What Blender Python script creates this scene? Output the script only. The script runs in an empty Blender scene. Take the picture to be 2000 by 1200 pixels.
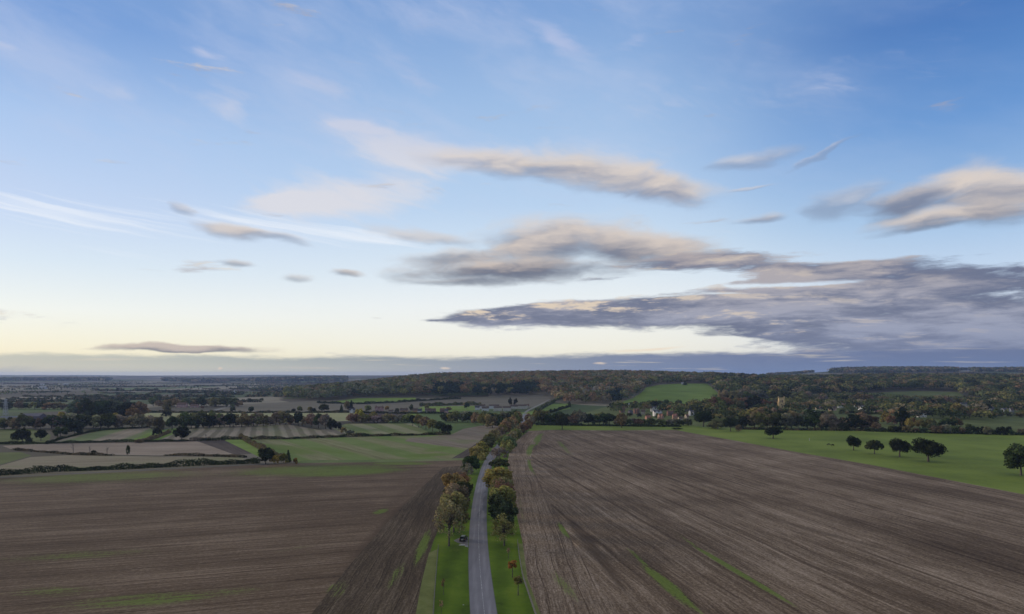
import bpy, bmesh, math, random
import numpy as np
from mathutils import Vector
from mathutils.geometry import delaunay_2d_cdt

R = math.radians
SC = bpy.context.scene
COL = SC.collection

# ------------------------------------------------------------------ camera
F = 1333.0                 # focal length in photograph pixels (2000 wide)
HOR = 733.0                # eye level line
EYE = 50.0                 # metres above the fields
cam_d = bpy.data.cameras.new('camera')
cam = bpy.data.objects.new('camera', cam_d)
COL.objects.link(cam)
cam_d.sensor_width = 36.0
cam_d.lens = 36.0 * F / 2000.0
cam_d.shift_y = (HOR - 600.0) / 2000.0
cam_d.clip_start = 1.0
cam_d.clip_end = 120000.0
cam.location = (0, 0, EYE)
cam.rotation_euler = (R(90), 0, 0)
SC.camera = cam

SC.view_settings.view_transform = 'Standard'
SC.view_settings.look = 'None'
SC.view_settings.exposure = 0.0
SC.view_settings.gamma = 1.0
SC.render.engine = 'CYCLES'
SC.cycles.use_denoising = True
SC.cycles.max_bounces = 6
SC.cycles.diffuse_bounces = 3
SC.cycles.volume_bounces = 1
SC.cycles.transparent_max_bounces = 8

SUN_AZ, SUN_EL = -75.0, 8.0
HAZE = 5.5e-5

def srgb(r, g, b):
    f = lambda c: (c / 255 / 12.92) if c / 255 <= 0.04045 else ((c / 255 + 0.055) / 1.055) ** 2.4
    return (f(r), f(g), f(b), 1.0)

# ---------------------------------------------------- little node language
class G:
    """node tree builder: numbers and sockets combine into Math nodes"""
    def __init__(s, nt): s.nt = nt
    def n(s, t, **k):
        nd = s.nt.nodes.new(t)
        for a, b in k.items(): setattr(nd, a, b)
        return nd
    def put(s, sock, v):
        if hasattr(v, 'is_output'): s.nt.links.new(v, sock)
        elif v is not None: sock.default_value = v
    def m(s, op, a, b=None, c=None, clamp=False):
        nd = s.n('ShaderNodeMath', operation=op, use_clamp=clamp)
        for i, v in enumerate((a, b, c)):
            if v is not None: s.put(nd.inputs[i], v)
        return nd.outputs[0]
    def add(s, a, b): return s.m('ADD', a, b)
    def sub(s, a, b): return s.m('SUBTRACT', a, b)
    def mul(s, a, b): return s.m('MULTIPLY', a, b)
    def div(s, a, b): return s.m('DIVIDE', a, b)
    def mx(s, a, b): return s.m('MAXIMUM', a, b)
    def ss(s, x, lo, hi, a=0.0, b=1.0):
        nd = s.n('ShaderNodeMapRange', interpolation_type='SMOOTHSTEP')
        for i, v in enumerate((x, lo, hi, a, b)): s.put(nd.inputs[i], v)
        return nd.outputs[0]
    def lin(s, x, lo, hi, a=0.0, b=1.0):
        nd = s.n('ShaderNodeMapRange')
        for i, v in enumerate((x, lo, hi, a, b)): s.put(nd.inputs[i], v)
        return nd.outputs[0]
    def xyz(s, x, y, z=0.0):
        nd = s.n('ShaderNodeCombineXYZ')
        for i, v in enumerate((x, y, z)): s.put(nd.inputs[i], v)
        return nd.outputs[0]
    def sep(s, v):
        nd = s.n('ShaderNodeSeparateXYZ'); s.put(nd.inputs[0], v)
        return nd.outputs
    def noise(s, v, scale=1.0, detail=4.0, rough=0.55, dist=0.0, col=False):
        nd = s.n('ShaderNodeTexNoise')
        s.put(nd.inputs['Vector'], v)
        nd.inputs['Scale'].default_value = scale
        nd.inputs['Detail'].default_value = detail
        nd.inputs['Roughness'].default_value = rough
        nd.inputs['Distortion'].default_value = dist
        return nd.outputs['Color' if col else 'Fac']
    def mix(s, f, a, b, mode='MIX'):
        nd = s.n('ShaderNodeMix', data_type='RGBA', blend_type=mode, clamp_factor=True)
        s.put(nd.inputs[0], f); s.put(nd.inputs[6], a); s.put(nd.inputs[7], b)
        return nd.outputs[2]
    def ramp(s, x, stops, interp='LINEAR'):
        nd = s.n('ShaderNodeValToRGB'); s.put(nd.inputs[0], x)
        cr = nd.color_ramp; cr.interpolation = interp
        while len(cr.elements) < len(stops): cr.elements.new(0.5)
        for e, (p, c) in zip(cr.elements, stops): e.position = p; e.color = c
        return nd.outputs[0]
    def local(s, v, loc, rot, sc):
        """coordinates of v in a turned, scaled frame"""
        nd = s.n('ShaderNodeMapping', vector_type='TEXTURE')
        s.put(nd.inputs['Vector'], v)
        nd.inputs['Location'].default_value = loc
        nd.inputs['Rotation'].default_value = (0, 0, rot)
        nd.inputs['Scale'].default_value = sc
        return nd.outputs[0]
    def length(s, v):
        nd = s.n('ShaderNodeVectorMath', operation='LENGTH'); s.put(nd.inputs[0], v)
        return nd.outputs['Value']
    def vadd(s, a, b):
        nd = s.n('ShaderNodeVectorMath', operation='ADD'); s.put(nd.inputs[0], a); s.put(nd.inputs[1], b)
        return nd.outputs[0]
    def vmul(s, a, b):
        nd = s.n('ShaderNodeVectorMath', operation='MULTIPLY'); s.put(nd.inputs[0], a); s.put(nd.inputs[1], b)
        return nd.outputs[0]

# ------------------------------------------------------------ sky and clouds
world = bpy.data.worlds.new('World'); SC.world = world
world.use_nodes = True
g = G(world.node_tree); world.node_tree.nodes.clear()
dirv = g.n('ShaderNodeTexCoord').outputs['Generated']
dx, dy, dz = g.sep(dirv)
AZ = g.m('ARCTAN2', dx, dy)
EL = g.m('ARCSINE', dz)
sky = g.n('ShaderNodeTexSky', sky_type='NISHITA', sun_disc=False)
sky.sun_elevation = R(SUN_EL); sky.sun_rotation = R(SUN_AZ)
sky.altitude = 100.0; sky.air_density = 1.0; sky.dust_density = 0.5; sky.ozone_density = 3.0
def skyramp(stops):
    """stops: (elevation in degrees, sRGB) up to 60 degrees"""
    return g.ramp(g.lin(EL, R(-6), R(60)), [((e + 6) / 66, srgb(*c)) for e, c in stops])
low = [(-6, (150, 150, 140))]
top = [(36, (120, 150, 196)), (46, (205, 203, 200)), (60, (214, 210, 205))]      # unseen pale sky, added overhead to neutralise the blue light on the land
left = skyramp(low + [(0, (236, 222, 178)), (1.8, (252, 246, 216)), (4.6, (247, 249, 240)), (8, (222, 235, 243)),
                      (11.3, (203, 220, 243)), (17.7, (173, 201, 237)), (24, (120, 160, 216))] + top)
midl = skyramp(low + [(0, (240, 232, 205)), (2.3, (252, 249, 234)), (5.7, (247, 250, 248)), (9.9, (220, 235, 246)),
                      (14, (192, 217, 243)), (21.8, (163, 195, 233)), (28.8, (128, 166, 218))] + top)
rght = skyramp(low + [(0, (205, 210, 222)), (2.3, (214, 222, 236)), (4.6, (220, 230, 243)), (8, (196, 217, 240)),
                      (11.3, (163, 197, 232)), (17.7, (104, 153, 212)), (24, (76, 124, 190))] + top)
azw = g.noise(dirv, 2.0, 2.0)
azn = g.add(AZ, g.mul(g.sub(azw, 0.5), 0.25))
base = g.mix(g.ss(azn, R(-38), R(2)), left, midl)
base = g.mix(g.ss(azn, R(6), R(36)), base, rght)
# clear-sky model under the graded dome
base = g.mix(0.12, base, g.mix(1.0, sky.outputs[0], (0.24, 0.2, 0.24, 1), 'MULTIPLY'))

def ang(px, py):
    a = math.atan((px - 1000) / F)
    return a, math.atan((HOR - py) / F * math.cos(a))
# noise on a sheet of cloud overhead: streaks flatten towards the horizon by themselves
zz = g.add(g.mx(dz, 0.0), 0.10)
PL = g.xyz(g.div(dx, zz), g.div(dy, zz), 0.0)
AE = g.xyz(AZ, EL, 0.0)
w1 = g.noise(g.vmul(AE, (9, 26, 1)), 1.0, 4.0, 0.55, col=True)
w2 = g.noise(g.vmul(AE, (4, 9, 1)), 1.0, 2.0, 0.5, col=True)
warp = g.vadd(g.vmul(g.vadd(w1, (-.5, -.5, -.5)), (.09, .022, 0)), g.vmul(g.vadd(w2, (-.5, -.5, -.5)), (.12, .035, 0)))
AEW = g.vadd(AE, warp)
AES = g.vadd(AE, g.vmul(warp, (.6, .45, 0)))

def oval(vec, px, py, rx, ry, tilt):
    """distance from the middle of an ellipse in units of its radius, and height in it"""
    a, e = ang(px, py); c = math.cos(a); ra, re = rx / F * c * c, ry / F * c; tr = R(-tilt)
    def dot(v):
        nd = g.n('ShaderNodeVectorMath', operation='DOT_PRODUCT'); g.put(nd.inputs[0], vec); nd.inputs[1].default_value = (v[0], v[1], 0)
        return g.sub(nd.outputs['Value'], v[0] * a + v[1] * e)
    x = dot((math.cos(tr) / ra, math.sin(tr) / ra)); y = dot((-math.sin(tr) / re, math.cos(tr) / re))
    return g.m('SQRT', g.m('MULTIPLY_ADD', x, x, g.mul(y, y))), y
def blobs(vec, items):
    """soft ellipses (px, py, rx, ry, tilt, strength) -> cover, height within the cloud"""
    W = H = None
    for (px, py, rx, ry, tilt, k) in items:
        q, t = oval(vec, px, py, rx, ry, tilt)
        w = g.mul(g.ss(q, 1.25, 0.0), k)
        t = g.mul(t, w)
        W = w if W is None else g.add(W, w)
        H = t if H is None else g.add(H, t)
    return W, g.div(H, g.mx(W, 1e-4))

# thin high cirrus
st1 = g.noise(g.vmul(g.local(AES, (0, 0, 0), R(-7), (1, 1, 1)), (3.2, 150, 1)), 1.0, 5.0, 0.6)
st2 = g.noise(g.vmul(g.local(AES, (0, 0, 0), R(-20), (1, 1, 1)), (12, 50, 1)), 1.0, 5.0, 0.62, 0.4)
cw, _ = blobs(AES, [(140, 420, 340, 40, 5, 1.0), (520, 440, 330, 30, 5, 1.0), (760, 462, 170, 22, 4, .7), (200, 490, 170, 12, 6, .45)])
cirrus = g.mul(g.ss(g.add(cw, g.mul(g.sub(st1, .5), 2.0)), .3, 1.35), .75)
col = g.mix(cirrus, base, srgb(240, 245, 252))
cw2, _ = blobs(AEW, [(430, 105, 60, 12, 8, .9), (455, 200, 70, 40, 25, .62), (635, 165, 80, 26, 18, .85), (700, 245, 60, 12, 0, .8),
                     (765, 285, 175, 46, 12, 1.1), (690, 385, 230, 58, -8, 1.05), (900, 300, 180, 42, 5, .8), (580, 392, 140, 28, -6, .7), (1120, 300, 240, 40, 4, .5), (560, 395, 120, 20, -10, .5), (220, 165, 80, 20, -5, .5), (350, 160, 60, 10, 12, .45),
                     (1085, 85, 90, 22, 26, .72), (800, 140, 90, 45, 12, .55), (900, 40, 420, 60, 10, .38), (560, 45, 90, 30, 20, .4),
                     (1225, 88, 40, 12, -20, .4), (15, 85, 45, 12, 0, .5), (1640, 170, 140, 60, 0, .28), (1330, 200, 330, 50, 0, .3)])
cir2 = g.mul(g.ss(g.add(cw2, g.mul(g.sub(st2, .5), 1.35)), .10, 1.2), .8)
col = g.mix(cir2, col, g.mix(g.ss(EL, R(15), R(26)), srgb(225, 222, 226), srgb(178, 192, 226)))

veil = g.mul(g.ss(g.noise(g.vmul(g.local(AES, (0, 0, 0), R(-16), (1, 1, 1)), (3.2, 9, 1)), 1.0, 5.0, .6), .42, .75), g.mul(g.ss(EL, R(9), R(17)), g.ss(AZ, R(34), R(8), .25, 1.0)))
col = g.mix(g.mul(veil, .42), col, srgb(196, 206, 232))
# soft flat cumulus lit from the left, grey underneath
f1 = g.noise(g.vmul(AEW, (16, 42, 1)), 1.0, 6.0, 0.58)
f2 = g.noise(g.vmul(AEW, (7, 17, 1)), 1.0, 3.0, 0.5)
fn = g.add(g.mul(g.sub(f1, .5), .75), g.mul(g.sub(f2, .5), .75))
f3 = g.sub(g.noise(g.vmul(AEW, (11, 42, 1)), 1.0, 5.0, .56), .5)
dark = g.mix(g.ss(EL, R(7), R(15)), srgb(102, 108, 126), srgb(132, 143, 168))
light = g.mix(g.ss(EL, R(6), R(14)), srgb(198, 184, 175), srgb(219, 208, 200))
def puff(col, px, py, rx, ry, tilt, k, lit0=0.0, soft=.85):
    """one soft heap of cloud laid over what is behind it: bright above, grey below, fraying downwards"""
    q, t = oval(AEW, px, py, rx, ry, tilt)
    al = g.ss(g.add(g.ss(q, 1.3, 0.0), g.mul(fn, .95)), .12, .12 + soft)
    al = g.mul(g.mul(al, g.ss(t, -1.35, -.75, .4, 1.0)), g.ss(q, 1.5, 1.0, 0.0, k))
    sh = g.ss(g.add(g.add(t, lit0), g.add(g.mul(fn, 1.25), g.mul(f3, 1.9))), -.62, .75)
    return g.mix(al, col, g.mix(sh, dark, light))
for p in [(1640, 395, 95, 40, -10, .5, -.5), (1470, 424, 85, 14, -4, .75), (1480, 303, 120, 18, -6, .5, -.2), (1620, 290, 95, 8, -20, .4, -.4), (1480, 360, 50, 6, -4, .45), (330, 405, 36, 12, 20, .5),
          (520, 466, 90, 14, 8, .55, .1), (450, 453, 100, 24, 8, .8, .35), (660, 540, 62, 10, 0, .75, .2), (560, 550, 44, 9, 0, .45, 0), (445, 517, 46, 10, 6, .6),
          (985, 318, 200, 40, 6, .85, .3), (1150, 332, 185, 48, 8, .95, .25), (1290, 362, 175, 38, 8, .95, .15),
          (830, 462, 150, 18, 5, .6, .3), (1085, 468, 190, 60, -4, .97, .1), (1235, 478, 185, 44, 4, .97, .15), (900, 500, 160, 24, -4, .85, .1), (1330, 505, 110, 16, 0, .6, -.5), (1010, 528, 270, 40, -2, .98, -.25), (930, 555, 160, 14, 0, .7, -.6),
          (1960, 372, 120, 54, 4, .97, 0), (1885, 362, 125, 52, 0, .98, .35), (1790, 392, 120, 40, -4, .95, -.7), (1960, 410, 110, 40, 0, .95, .1), (1850, 424, 165, 26, 0, .92, .25), (1830, 445, 120, 10, 0, .6, -.6),
          (380, 681, 180, 11, -1, .9, .35, .5)]:
    col = puff(col, *p)

# layered stratus towards the right
s1 = g.noise(g.vmul(AES, (10, 58, 1)), 1.0, 7.0, 0.66)
s2 = g.noise(g.vmul(AES, (3.8, 26, 1)), 1.0, 3.0, 0.5)
sn = g.add(g.mul(g.sub(s1, .5), 1.9), g.mul(g.sub(s2, .5), 1.5))
sw, shh = blobs(AES, [(985, 617, 190, 20, -3, 1.0), (1110, 614, 280, 32, -2, 1.05), (1330, 598, 330, 40, -3, .95), (1680, 590, 480, 60, -2, 1.0), (1850, 555, 420, 46, -2, .9),
                      (1620, 526, 340, 26, -1, 1.1), (1330, 517, 230, 20, 2, .9), (1420, 500, 190, 22, 3, .7), (1190, 545, 140, 9, -2, .7), (1900, 640, 560, 60, 0, 1.0), (1560, 650, 460, 30, 2, .9), (1950, 690, 800, 45, 0, .9),
                      (1090, 572, 70, 7, -3, .6), (790, 574, 40, 5, 3, .4), (840, 626, 60, 4, 0, .5), (740, 623, 25, 3, 0, .5),
                      (2600, 610, 900, 110, 0, 1.0),
                      (1190, 563, 300, 15, -3, -1.2), (1560, 557, 190, 8, 0, -.75), (1290, 670, 190, 12, -1, -1.1), (1120, 655, 160, 9, 0, -.9), (1420, 577, 150, 5, 0, -.5), (1700, 500, 260, 9, 0, -.5)])
stra = g.mul(g.ss(g.add(g.m('MINIMUM', sw, 1.0), sn), .28, .82), .95)
hi = g.ss(g.add(g.mul(g.sub(g.noise(g.vmul(g.vadd(AES, (0.010, .0085, 0)), (10, 58, 1)), 1.0, 7.0, 0.66), s1), -2.4), g.mul(shh, .34)), .10, .5)
hi = g.mul(hi, g.ss(g.add(AZ, g.mul(EL, 1.5)), R(48), R(12)))
scol = g.mix(g.ss(g.add(s2, g.mul(g.sub(s1, .5), .7)), .38, .62), srgb(102, 110, 136), g.mix(g.ss(EL, R(3), R(9)), srgb(152, 158, 180), srgb(176, 168, 170)))
scol = g.mix(hi, scol, srgb(222, 205, 184))
scol = g.mix(g.ss(EL, R(4.0), R(1.2)), scol, g.mix(.55, scol, srgb(112, 126, 160)))
col = g.mix(stra, col, scol)

# bank of cloud along the horizon
edge = g.add(R(1.62), g.add(g.mul(g.sub(g.noise(g.vmul(AE, (12, 70, 1)), 1.0, 5.0, 0.62), .5), R(1.1)), g.ss(AZ, R(-10), R(14), 0.0, R(.35))))
bank = g.mul(g.ss(g.sub(edge, EL), R(-.05), R(.42)), g.ss(AZ, R(-45), R(-14), .62, .95))
bcol = g.mix(g.ss(AZ, R(-30), R(20)), g.mix(g.ss(EL, R(0), R(1.3)), srgb(216, 213, 190), srgb(178, 184, 178)), g.mix(g.ss(EL, R(0), R(1.6)), srgb(104, 124, 162), srgb(108, 122, 156)))
bcol = g.mix(g.mul(g.ss(g.noise(g.vmul(AE, (8, 170, 1)), 1.0, 4.0), .56, .72), .6), bcol, srgb(214, 204, 186))
col = g.mix(bank, col, bcol)
gw, _ = blobs(AES, [(880, 717, 16, 4.5, 0, 1), (424, 721, 9, 4, 0, 1), (570, 720, 8, 2.5, 0, .7), (1160, 710, 26, 4.5, 0, .9), (1255, 681, 120, 6, -4, .8), (1270, 729, 20, 3, 0, .5)])
col = g.mix(g.mul(g.ss(g.add(gw, g.mul(g.sub(f1, .5), .6)), .3, 1.0), .8), col, srgb(240, 219, 192))

bg = g.n('ShaderNodeBackground')
g.put(bg.inputs[0], g.mix(1.0, col, (10, 10, 10, 1), 'MULTIPLY'))
bg.inputs[1].default_value = 0.1
out = g.n('ShaderNodeOutputWorld'); g.put(out.inputs[0], bg.outputs[0])

sun_d = bpy.data.lights.new('sun', 'SUN'); sun = bpy.data.objects.new('sun', sun_d); COL.objects.link(sun)
sun_d.energy = 2.6; sun_d.angle = R(12); sun_d.color = (1.0, 0.86, 0.7)
sv = Vector((math.sin(R(SUN_AZ)) * math.cos(R(SUN_EL)), math.cos(R(SUN_AZ)) * math.cos(R(SUN_EL)), math.sin(R(SUN_EL))))
sun.rotation_euler = sv.to_track_quat('Z', 'Y').to_euler()
sun.location = sv * 400
# ------------------------------------------------------------------ terrain
rng = np.random.default_rng(11)
random.seed(5)
def sst(a, b, x):
    t = np.clip((np.asarray(x, float) - a) / (b - a), 0, 1)
    return t * t * (3 - 2 * t)
def height(x, y):
    x = np.asarray(x, float); y = np.asarray(y, float)
    near = 0.5 * np.sin(x / 61 + 1.3) * np.sin(y / 83) * sst(120, 300, y)
    # the wooded hill behind the village
    prof = 30 * sst(1150, 1650, y) + 17 * sst(1650, 2150, y)
    a = sst(-640, -210, x - 0.02 * (y - 1500))
    hill = prof * a * (0.92 + 0.08 * np.sin(x / 170)) * (1 - 0.22 * sst(520, 900, x))
    # vale on the left, low ridges far behind
    ua = x / np.maximum(y, 1)
    far = (16 + 9 * np.sin(x / 390 + 1.2) * np.sin(x / 1130)) * sst(3600, 5200, y) + 23 * sst(5500, 7600, y) + 7 * sst(9000, 15000, y)
    far = far * (1 - a) + a * (15 * sst(2500, 4500, y))
    far = far + 34 * sst(2600, 4200, y) * sst(0.36, 0.5, ua) + 4 * np.sin(x / 900 + y / 2100) * sst(3000, 6000, y)
    return near + hill + far
def hz(x, y): return float(height(x, y))
def ray(px, py, ymax=26000.0):
    """where the line of sight through a photograph pixel meets the land"""
    u = (px - 1000) / F; w = (HOR - py) / F
    ys = np.geomspace(30, ymax, 3000)
    d = EYE + w * ys - height(u * ys, ys)
    k = np.argmax(d <= 0)
    if d[k] > 0: return None
    if k == 0: y = ys[0]
    else:
        y0, y1 = ys[k - 1], ys[k]; t = d[k - 1] / (d[k - 1] - d[k]); y = y0 + t * (y1 - y0)
    return (u * y, y)
def gp(px, py):
    r = ray(px, py)
    if r is None: r = ((px - 1000) / F * 9000, 9000)
    return r

# field borders traced on the ground: (name, look, outline)
FIELDS = [
 ('meadow', 'dullgreen', [(1180, 796), (1300, 793), (1400, 782), (1560, 782), (1700, 776), (1900, 780), (2400, 790), (2400, 856), (2010, 850), (1700, 841), (1450, 840), (1330, 832), (1200, 831), (1120, 830), (1120, 812)], 'rough grass and gardens lying under the village'),
 # far and middle distance, left
 ('stubble_field', 'pale', [(275, 807), (690, 806), (720, 812), (700, 822), (560, 826), (278, 826)], 'pale green stubble field behind the tree belts'),
 ('ploughed_field', 'taupe', [(398, 805), (470, 790), (600, 784), (830, 778), (1075, 772), (1088, 779), (1032, 797), (930, 800), (692, 805)], 'grey brown field rising to the foot of the wooded hill'),
 ('meadow', 'green', [(636, 786), (700, 778), (812, 777), (812, 783), (700, 788)], 'narrow bright green meadow under the edge of the hill wood'),
 ('meadow', 'green', [(826, 794), (930, 793), (930, 801), (790, 812), (800, 806)], 'green paddock around the row of brick cottages'),
 ('meadow', 'green', [(985, 810), (1040, 803), (1060, 791), (1112, 788), (1114, 799), (1070, 806), (1052, 817), (986, 818)], 'green paddock beside the pale track'),
 ('hill_pasture', 'green', [(1195, 792), (1236, 778), (1252, 768), (1262, 757), (1290, 751.5), (1335, 749.5), (1382, 749.5), (1396, 762), (1412, 776), (1370, 790), (1300, 792)], 'smooth green pasture on the hillside between the woods'),
 ('meadow', 'green', [(1283, 794), (1352, 794), (1352, 802), (1283, 802)], 'small bright paddock behind the village roofs'),
 ('meadow', 'dullgreen', [(1556, 812), (1572, 806), (1606, 805), (1618, 820), (1600, 828), (1562, 820)], 'small green meadow below the church tower'),
 ('meadow', 'dullgreen', [(1606, 808), (1700, 811), (1752, 820), (1766, 842), (1620, 838), (1618, 820)], 'green meadow below the white cottages'),
 ('meadow', 'dullgreen', [(1668, 775), (1690, 768), (1790, 764), (1872, 766), (1896, 782), (1800, 786), (1716, 780)], 'long green clearing between the ridge wood and the village'),
 ('meadow', 'dullgreen', [(1926, 818), (2040, 814), (2500, 820), (2500, 852), (2010, 846), (1896, 842)], 'dull green meadow behind the hedge beyond the park oaks'),
 ('meadow', 'dullgreen', [(1770, 826), (1890, 828), (1880, 844), (1770, 842)], 'rough meadow among the scattered village trees'),
 ('meadow', 'dullgreen', [(-700, 836), (60, 838), (100, 850), (92, 868), (-700, 872)], 'dark green meadow with two round trees'),
 ('stubble_field', 'strip_a', [(88, 866), (162, 848), (200, 840), (292, 835), (300, 842), (272, 862)], 'stubble field in long green and buff stripes'),
 ('meadow', 'lime', [(250, 863), (288, 846), (330, 838), (372, 834), (344, 848), (302, 863)], 'bright green wedge of grass between two stubble fields'),
 ('stubble_field', 'strip_b', [(302, 863), (344, 846), (372, 833), (560, 829), (690, 852), (640, 857), (385, 861)], 'stubble field ruled with narrow drill lines'),
 ('stubble_field', 'strip_c', [(676, 828), (805, 827), (842, 848), (690, 853), (650, 838)], 'green striped stubble field between two tree clumps'),
 ('stubble_field', 'buff', [(4, 871), (92, 867), (385, 862), (460, 888), (300, 890), (140, 887), (20, 877)], 'buff stubble field behind the bare saplings'),
 ('ploughed_field', 'soil', [(385, 862), (438, 860), (494, 886), (460, 889)], 'dark brown ploughed strip beside the scrub hedge'),
 ('meadow', 'lime2', [(438, 860), (468, 856), (524, 890), (512, 896), (494, 887)], 'thin green grass strip along the scrub hedge'),
 ('meadow', 'dullgreen', [(-500, 884), (40, 884), (62, 890), (0, 908), (-500, 930)], 'rough green corner behind the long clipped hedge'),
 ('stubble_field', 'buff2', [(-700, 950), (0, 910), (60, 893), (140, 889), (300, 892), (470, 893), (500, 906), (0, 932), (-700, 972)], 'buff stubble strip directly behind the long clipped hedge'),
 ('stubble_field', 'greenrow', [(468, 856), (560, 858), (700, 853), (880, 849), (905, 838), (960, 828), (1000, 830), (985, 850), (950, 865), (906, 896), (800, 898), (580, 902), (520, 890)], 'green and brown stubble field in front of the thin straight hedge'),
 ('stubble_field', 'mauve', [(905, 838), (960, 828), (998, 830), (984, 850), (950, 864), (922, 876), (870, 872), (790, 862), (800, 856), (880, 850)], 'brownish stubble end of the green rows beside the far avenue'),
 ('ploughed_field', 'soil2', [(880, 897), (922, 872), (958, 848), (975, 848), (952, 868), (918, 899)], 'dark brown headland along the far avenue'),
 ('track', 'track', [(575, 905), (590, 899.5), (800, 898), (907, 895), (905, 899), (800, 902)], 'grassy farm track crossing to the avenue'),
 # foreground left
 ('ploughed_field', 'left', [(-900, 990), (0, 934), (240, 922), (505, 908), (580, 905), (800, 902), (905, 899), (900, 910), (865, 914), (815, 960), (755, 1022), (676, 1112), (604, 1205), (440, 1420), (-900, 1420)], 'wide brown left field with furrows running across and green seedlings'),
 ('ploughed_field', 'headland', [(905, 899), (930, 886), (922, 905), (880, 980), (862, 1020), (845, 1062), (824, 1135), (812, 1200), (770, 1420), (440, 1420), (604, 1205), (676, 1112), (755, 1022), (815, 960), (865, 914), (900, 910)], 'dark bare headland furrowed along the avenue'),
 # foreground right
 ('meadow', 'pasture', [(1028, 834), (1046, 827), (1200, 829), (1330, 830), (1450, 838), (1700, 838), (1850, 842), (2010, 848), (2900, 872), (2900, 1190), (2000, 966), (1850, 937), (1700, 908), (1560, 884), (1420, 858), (1345, 845), (1320, 840), (1200, 841), (1075, 840), (1032, 842)], 'bright green pasture dotted with park oaks'),
 ('ploughed_field', 'right', [(1075, 840), (1200, 841), (1320, 840), (1345, 845), (1420, 858), (1560, 884), (1700, 908), (1850, 937), (2000, 966), (2900, 1138), (2900, 1420), (1400, 1420), (1215, 1205), (1130, 1080), (1085, 1000), (1052, 940), (1036, 905), (1040, 875), (1056, 852)], 'huge brown right field combed with straight furrows'),
 ('ploughed_field', 'right_head', [(1032, 842), (1075, 840), (1056, 852), (1040, 875), (1036, 905), (1052, 940), (1085, 1000), (1130, 1080), (1215, 1205), (1400, 1420), (1130, 1420), (1056, 1200), (1030, 1130), (1021, 1062), (1008, 1000), (999, 950), (990, 905), (996, 880), (1012, 858)], 'brown headland of the right field curving with the avenue'),
 # the avenue
 ('grass_verge', 'verge', [(812, 1200), (824, 1135), (845, 1062), (862, 1020), (880, 980), (922, 905), (930, 886), (962, 862), (1010, 834), (1018, 826), (1036, 826), (1032, 842), (1012, 858), (996, 880), (990, 905), (999, 950), (1008, 1000), (1021, 1062), (1030, 1130), (1056, 1200), (1130, 1420), (770, 1420)], 'mown green verge of the avenue with fallen leaves'),
 ('grass_verge', 'rough', [(812, 1200), (824, 1135), (838, 1080), (856, 1072), (853, 1110), (848, 1200), (838, 1420), (770, 1420)], 'pale rough grass between the left fence and the headland'),
 ('grass_verge', 'rough', [(1011, 1062), (1021, 1062), (1030, 1130), (1056, 1200), (1130, 1420), (1110, 1420), (1045, 1200), (1021, 1130), (1014, 1090)], 'pale rough grass between the right fence and the ploughed field'),
 ('lay_by', 'gravel', [(886, 1056), (897, 1051), (914.5, 1049), (914, 1070), (904, 1064), (893, 1060)], 'small gravel pull-in where the dark car stands'),
 ('road', 'road', None, 'grey country road running straight between the avenue trees'),
 ('road', 'track_far', [(1023, 806), (1031, 800), (1052, 790.5), (1073, 780), (1076, 780), (1056, 791), (1034.5, 801.5), (1028, 807)], 'pale lane climbing towards the wood'),
 ('track', 'track_far', [(400, 805), (420, 800), (448, 792.5), (458, 792.5), (430, 800), (410, 806)], 'pale farm lane on the left beyond the hedge with round trees'),
]
# road centre line, half width 2.8 m
RC = [(968, 1420), (957, 1300), (945, 1200), (936, 1130), (932.5, 1060), (934, 1010), (939, 960), (947, 920), (958, 893), (972, 875), (988, 858), (1004, 845), (1015, 836), (1022, 829), (1024.5, 822), (1024.5, 815), (1025, 808)]
rc = np.array([gp(*p) for p in RC])
def smooth_line(p, n):
    s = np.r_[0, np.cumsum(np.hypot(*np.diff(p, axis=0).T))]
    t = np.linspace(0, s[-1], n)
    q = np.c_[np.interp(t, s, p[:, 0]), np.interp(t, s, p[:, 1])]
    k = np.array([1, 2, 3, 2, 1]) / 9.0
    for _ in range(6):
        e = np.pad(q, ((2, 2), (0, 0)), mode='reflect', reflect_type='odd')
        q = np.c_[np.convolve(e[:, 0], k, 'valid'), np.convolve(e[:, 1], k, 'valid')]
    return q
rc = smooth_line(rc, 90)
tg = np.gradient(rc, axis=0); tg /= np.linalg.norm(tg, axis=1)[:, None]
nr = np.c_[tg[:, 1], -tg[:, 0]]
RW = 2.85
road_poly = np.r_[rc + nr * RW, (rc - nr * RW)[::-1]]

polys = []
for name, look, out_, lab in FIELDS:
    if out_ is None: p = road_poly
    else:
        q = []
        for (a, b), (c, d) in zip(out_, out_[1:] + out_[:1]):
            n = max(1, int(math.hypot(c - a, d - b) / 40))
            for i in range(n): q.append(gp(a + (c - a) * i / n, b + (d - b) * i / n))
        p = np.array(q)
    polys.append(p)
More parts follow.
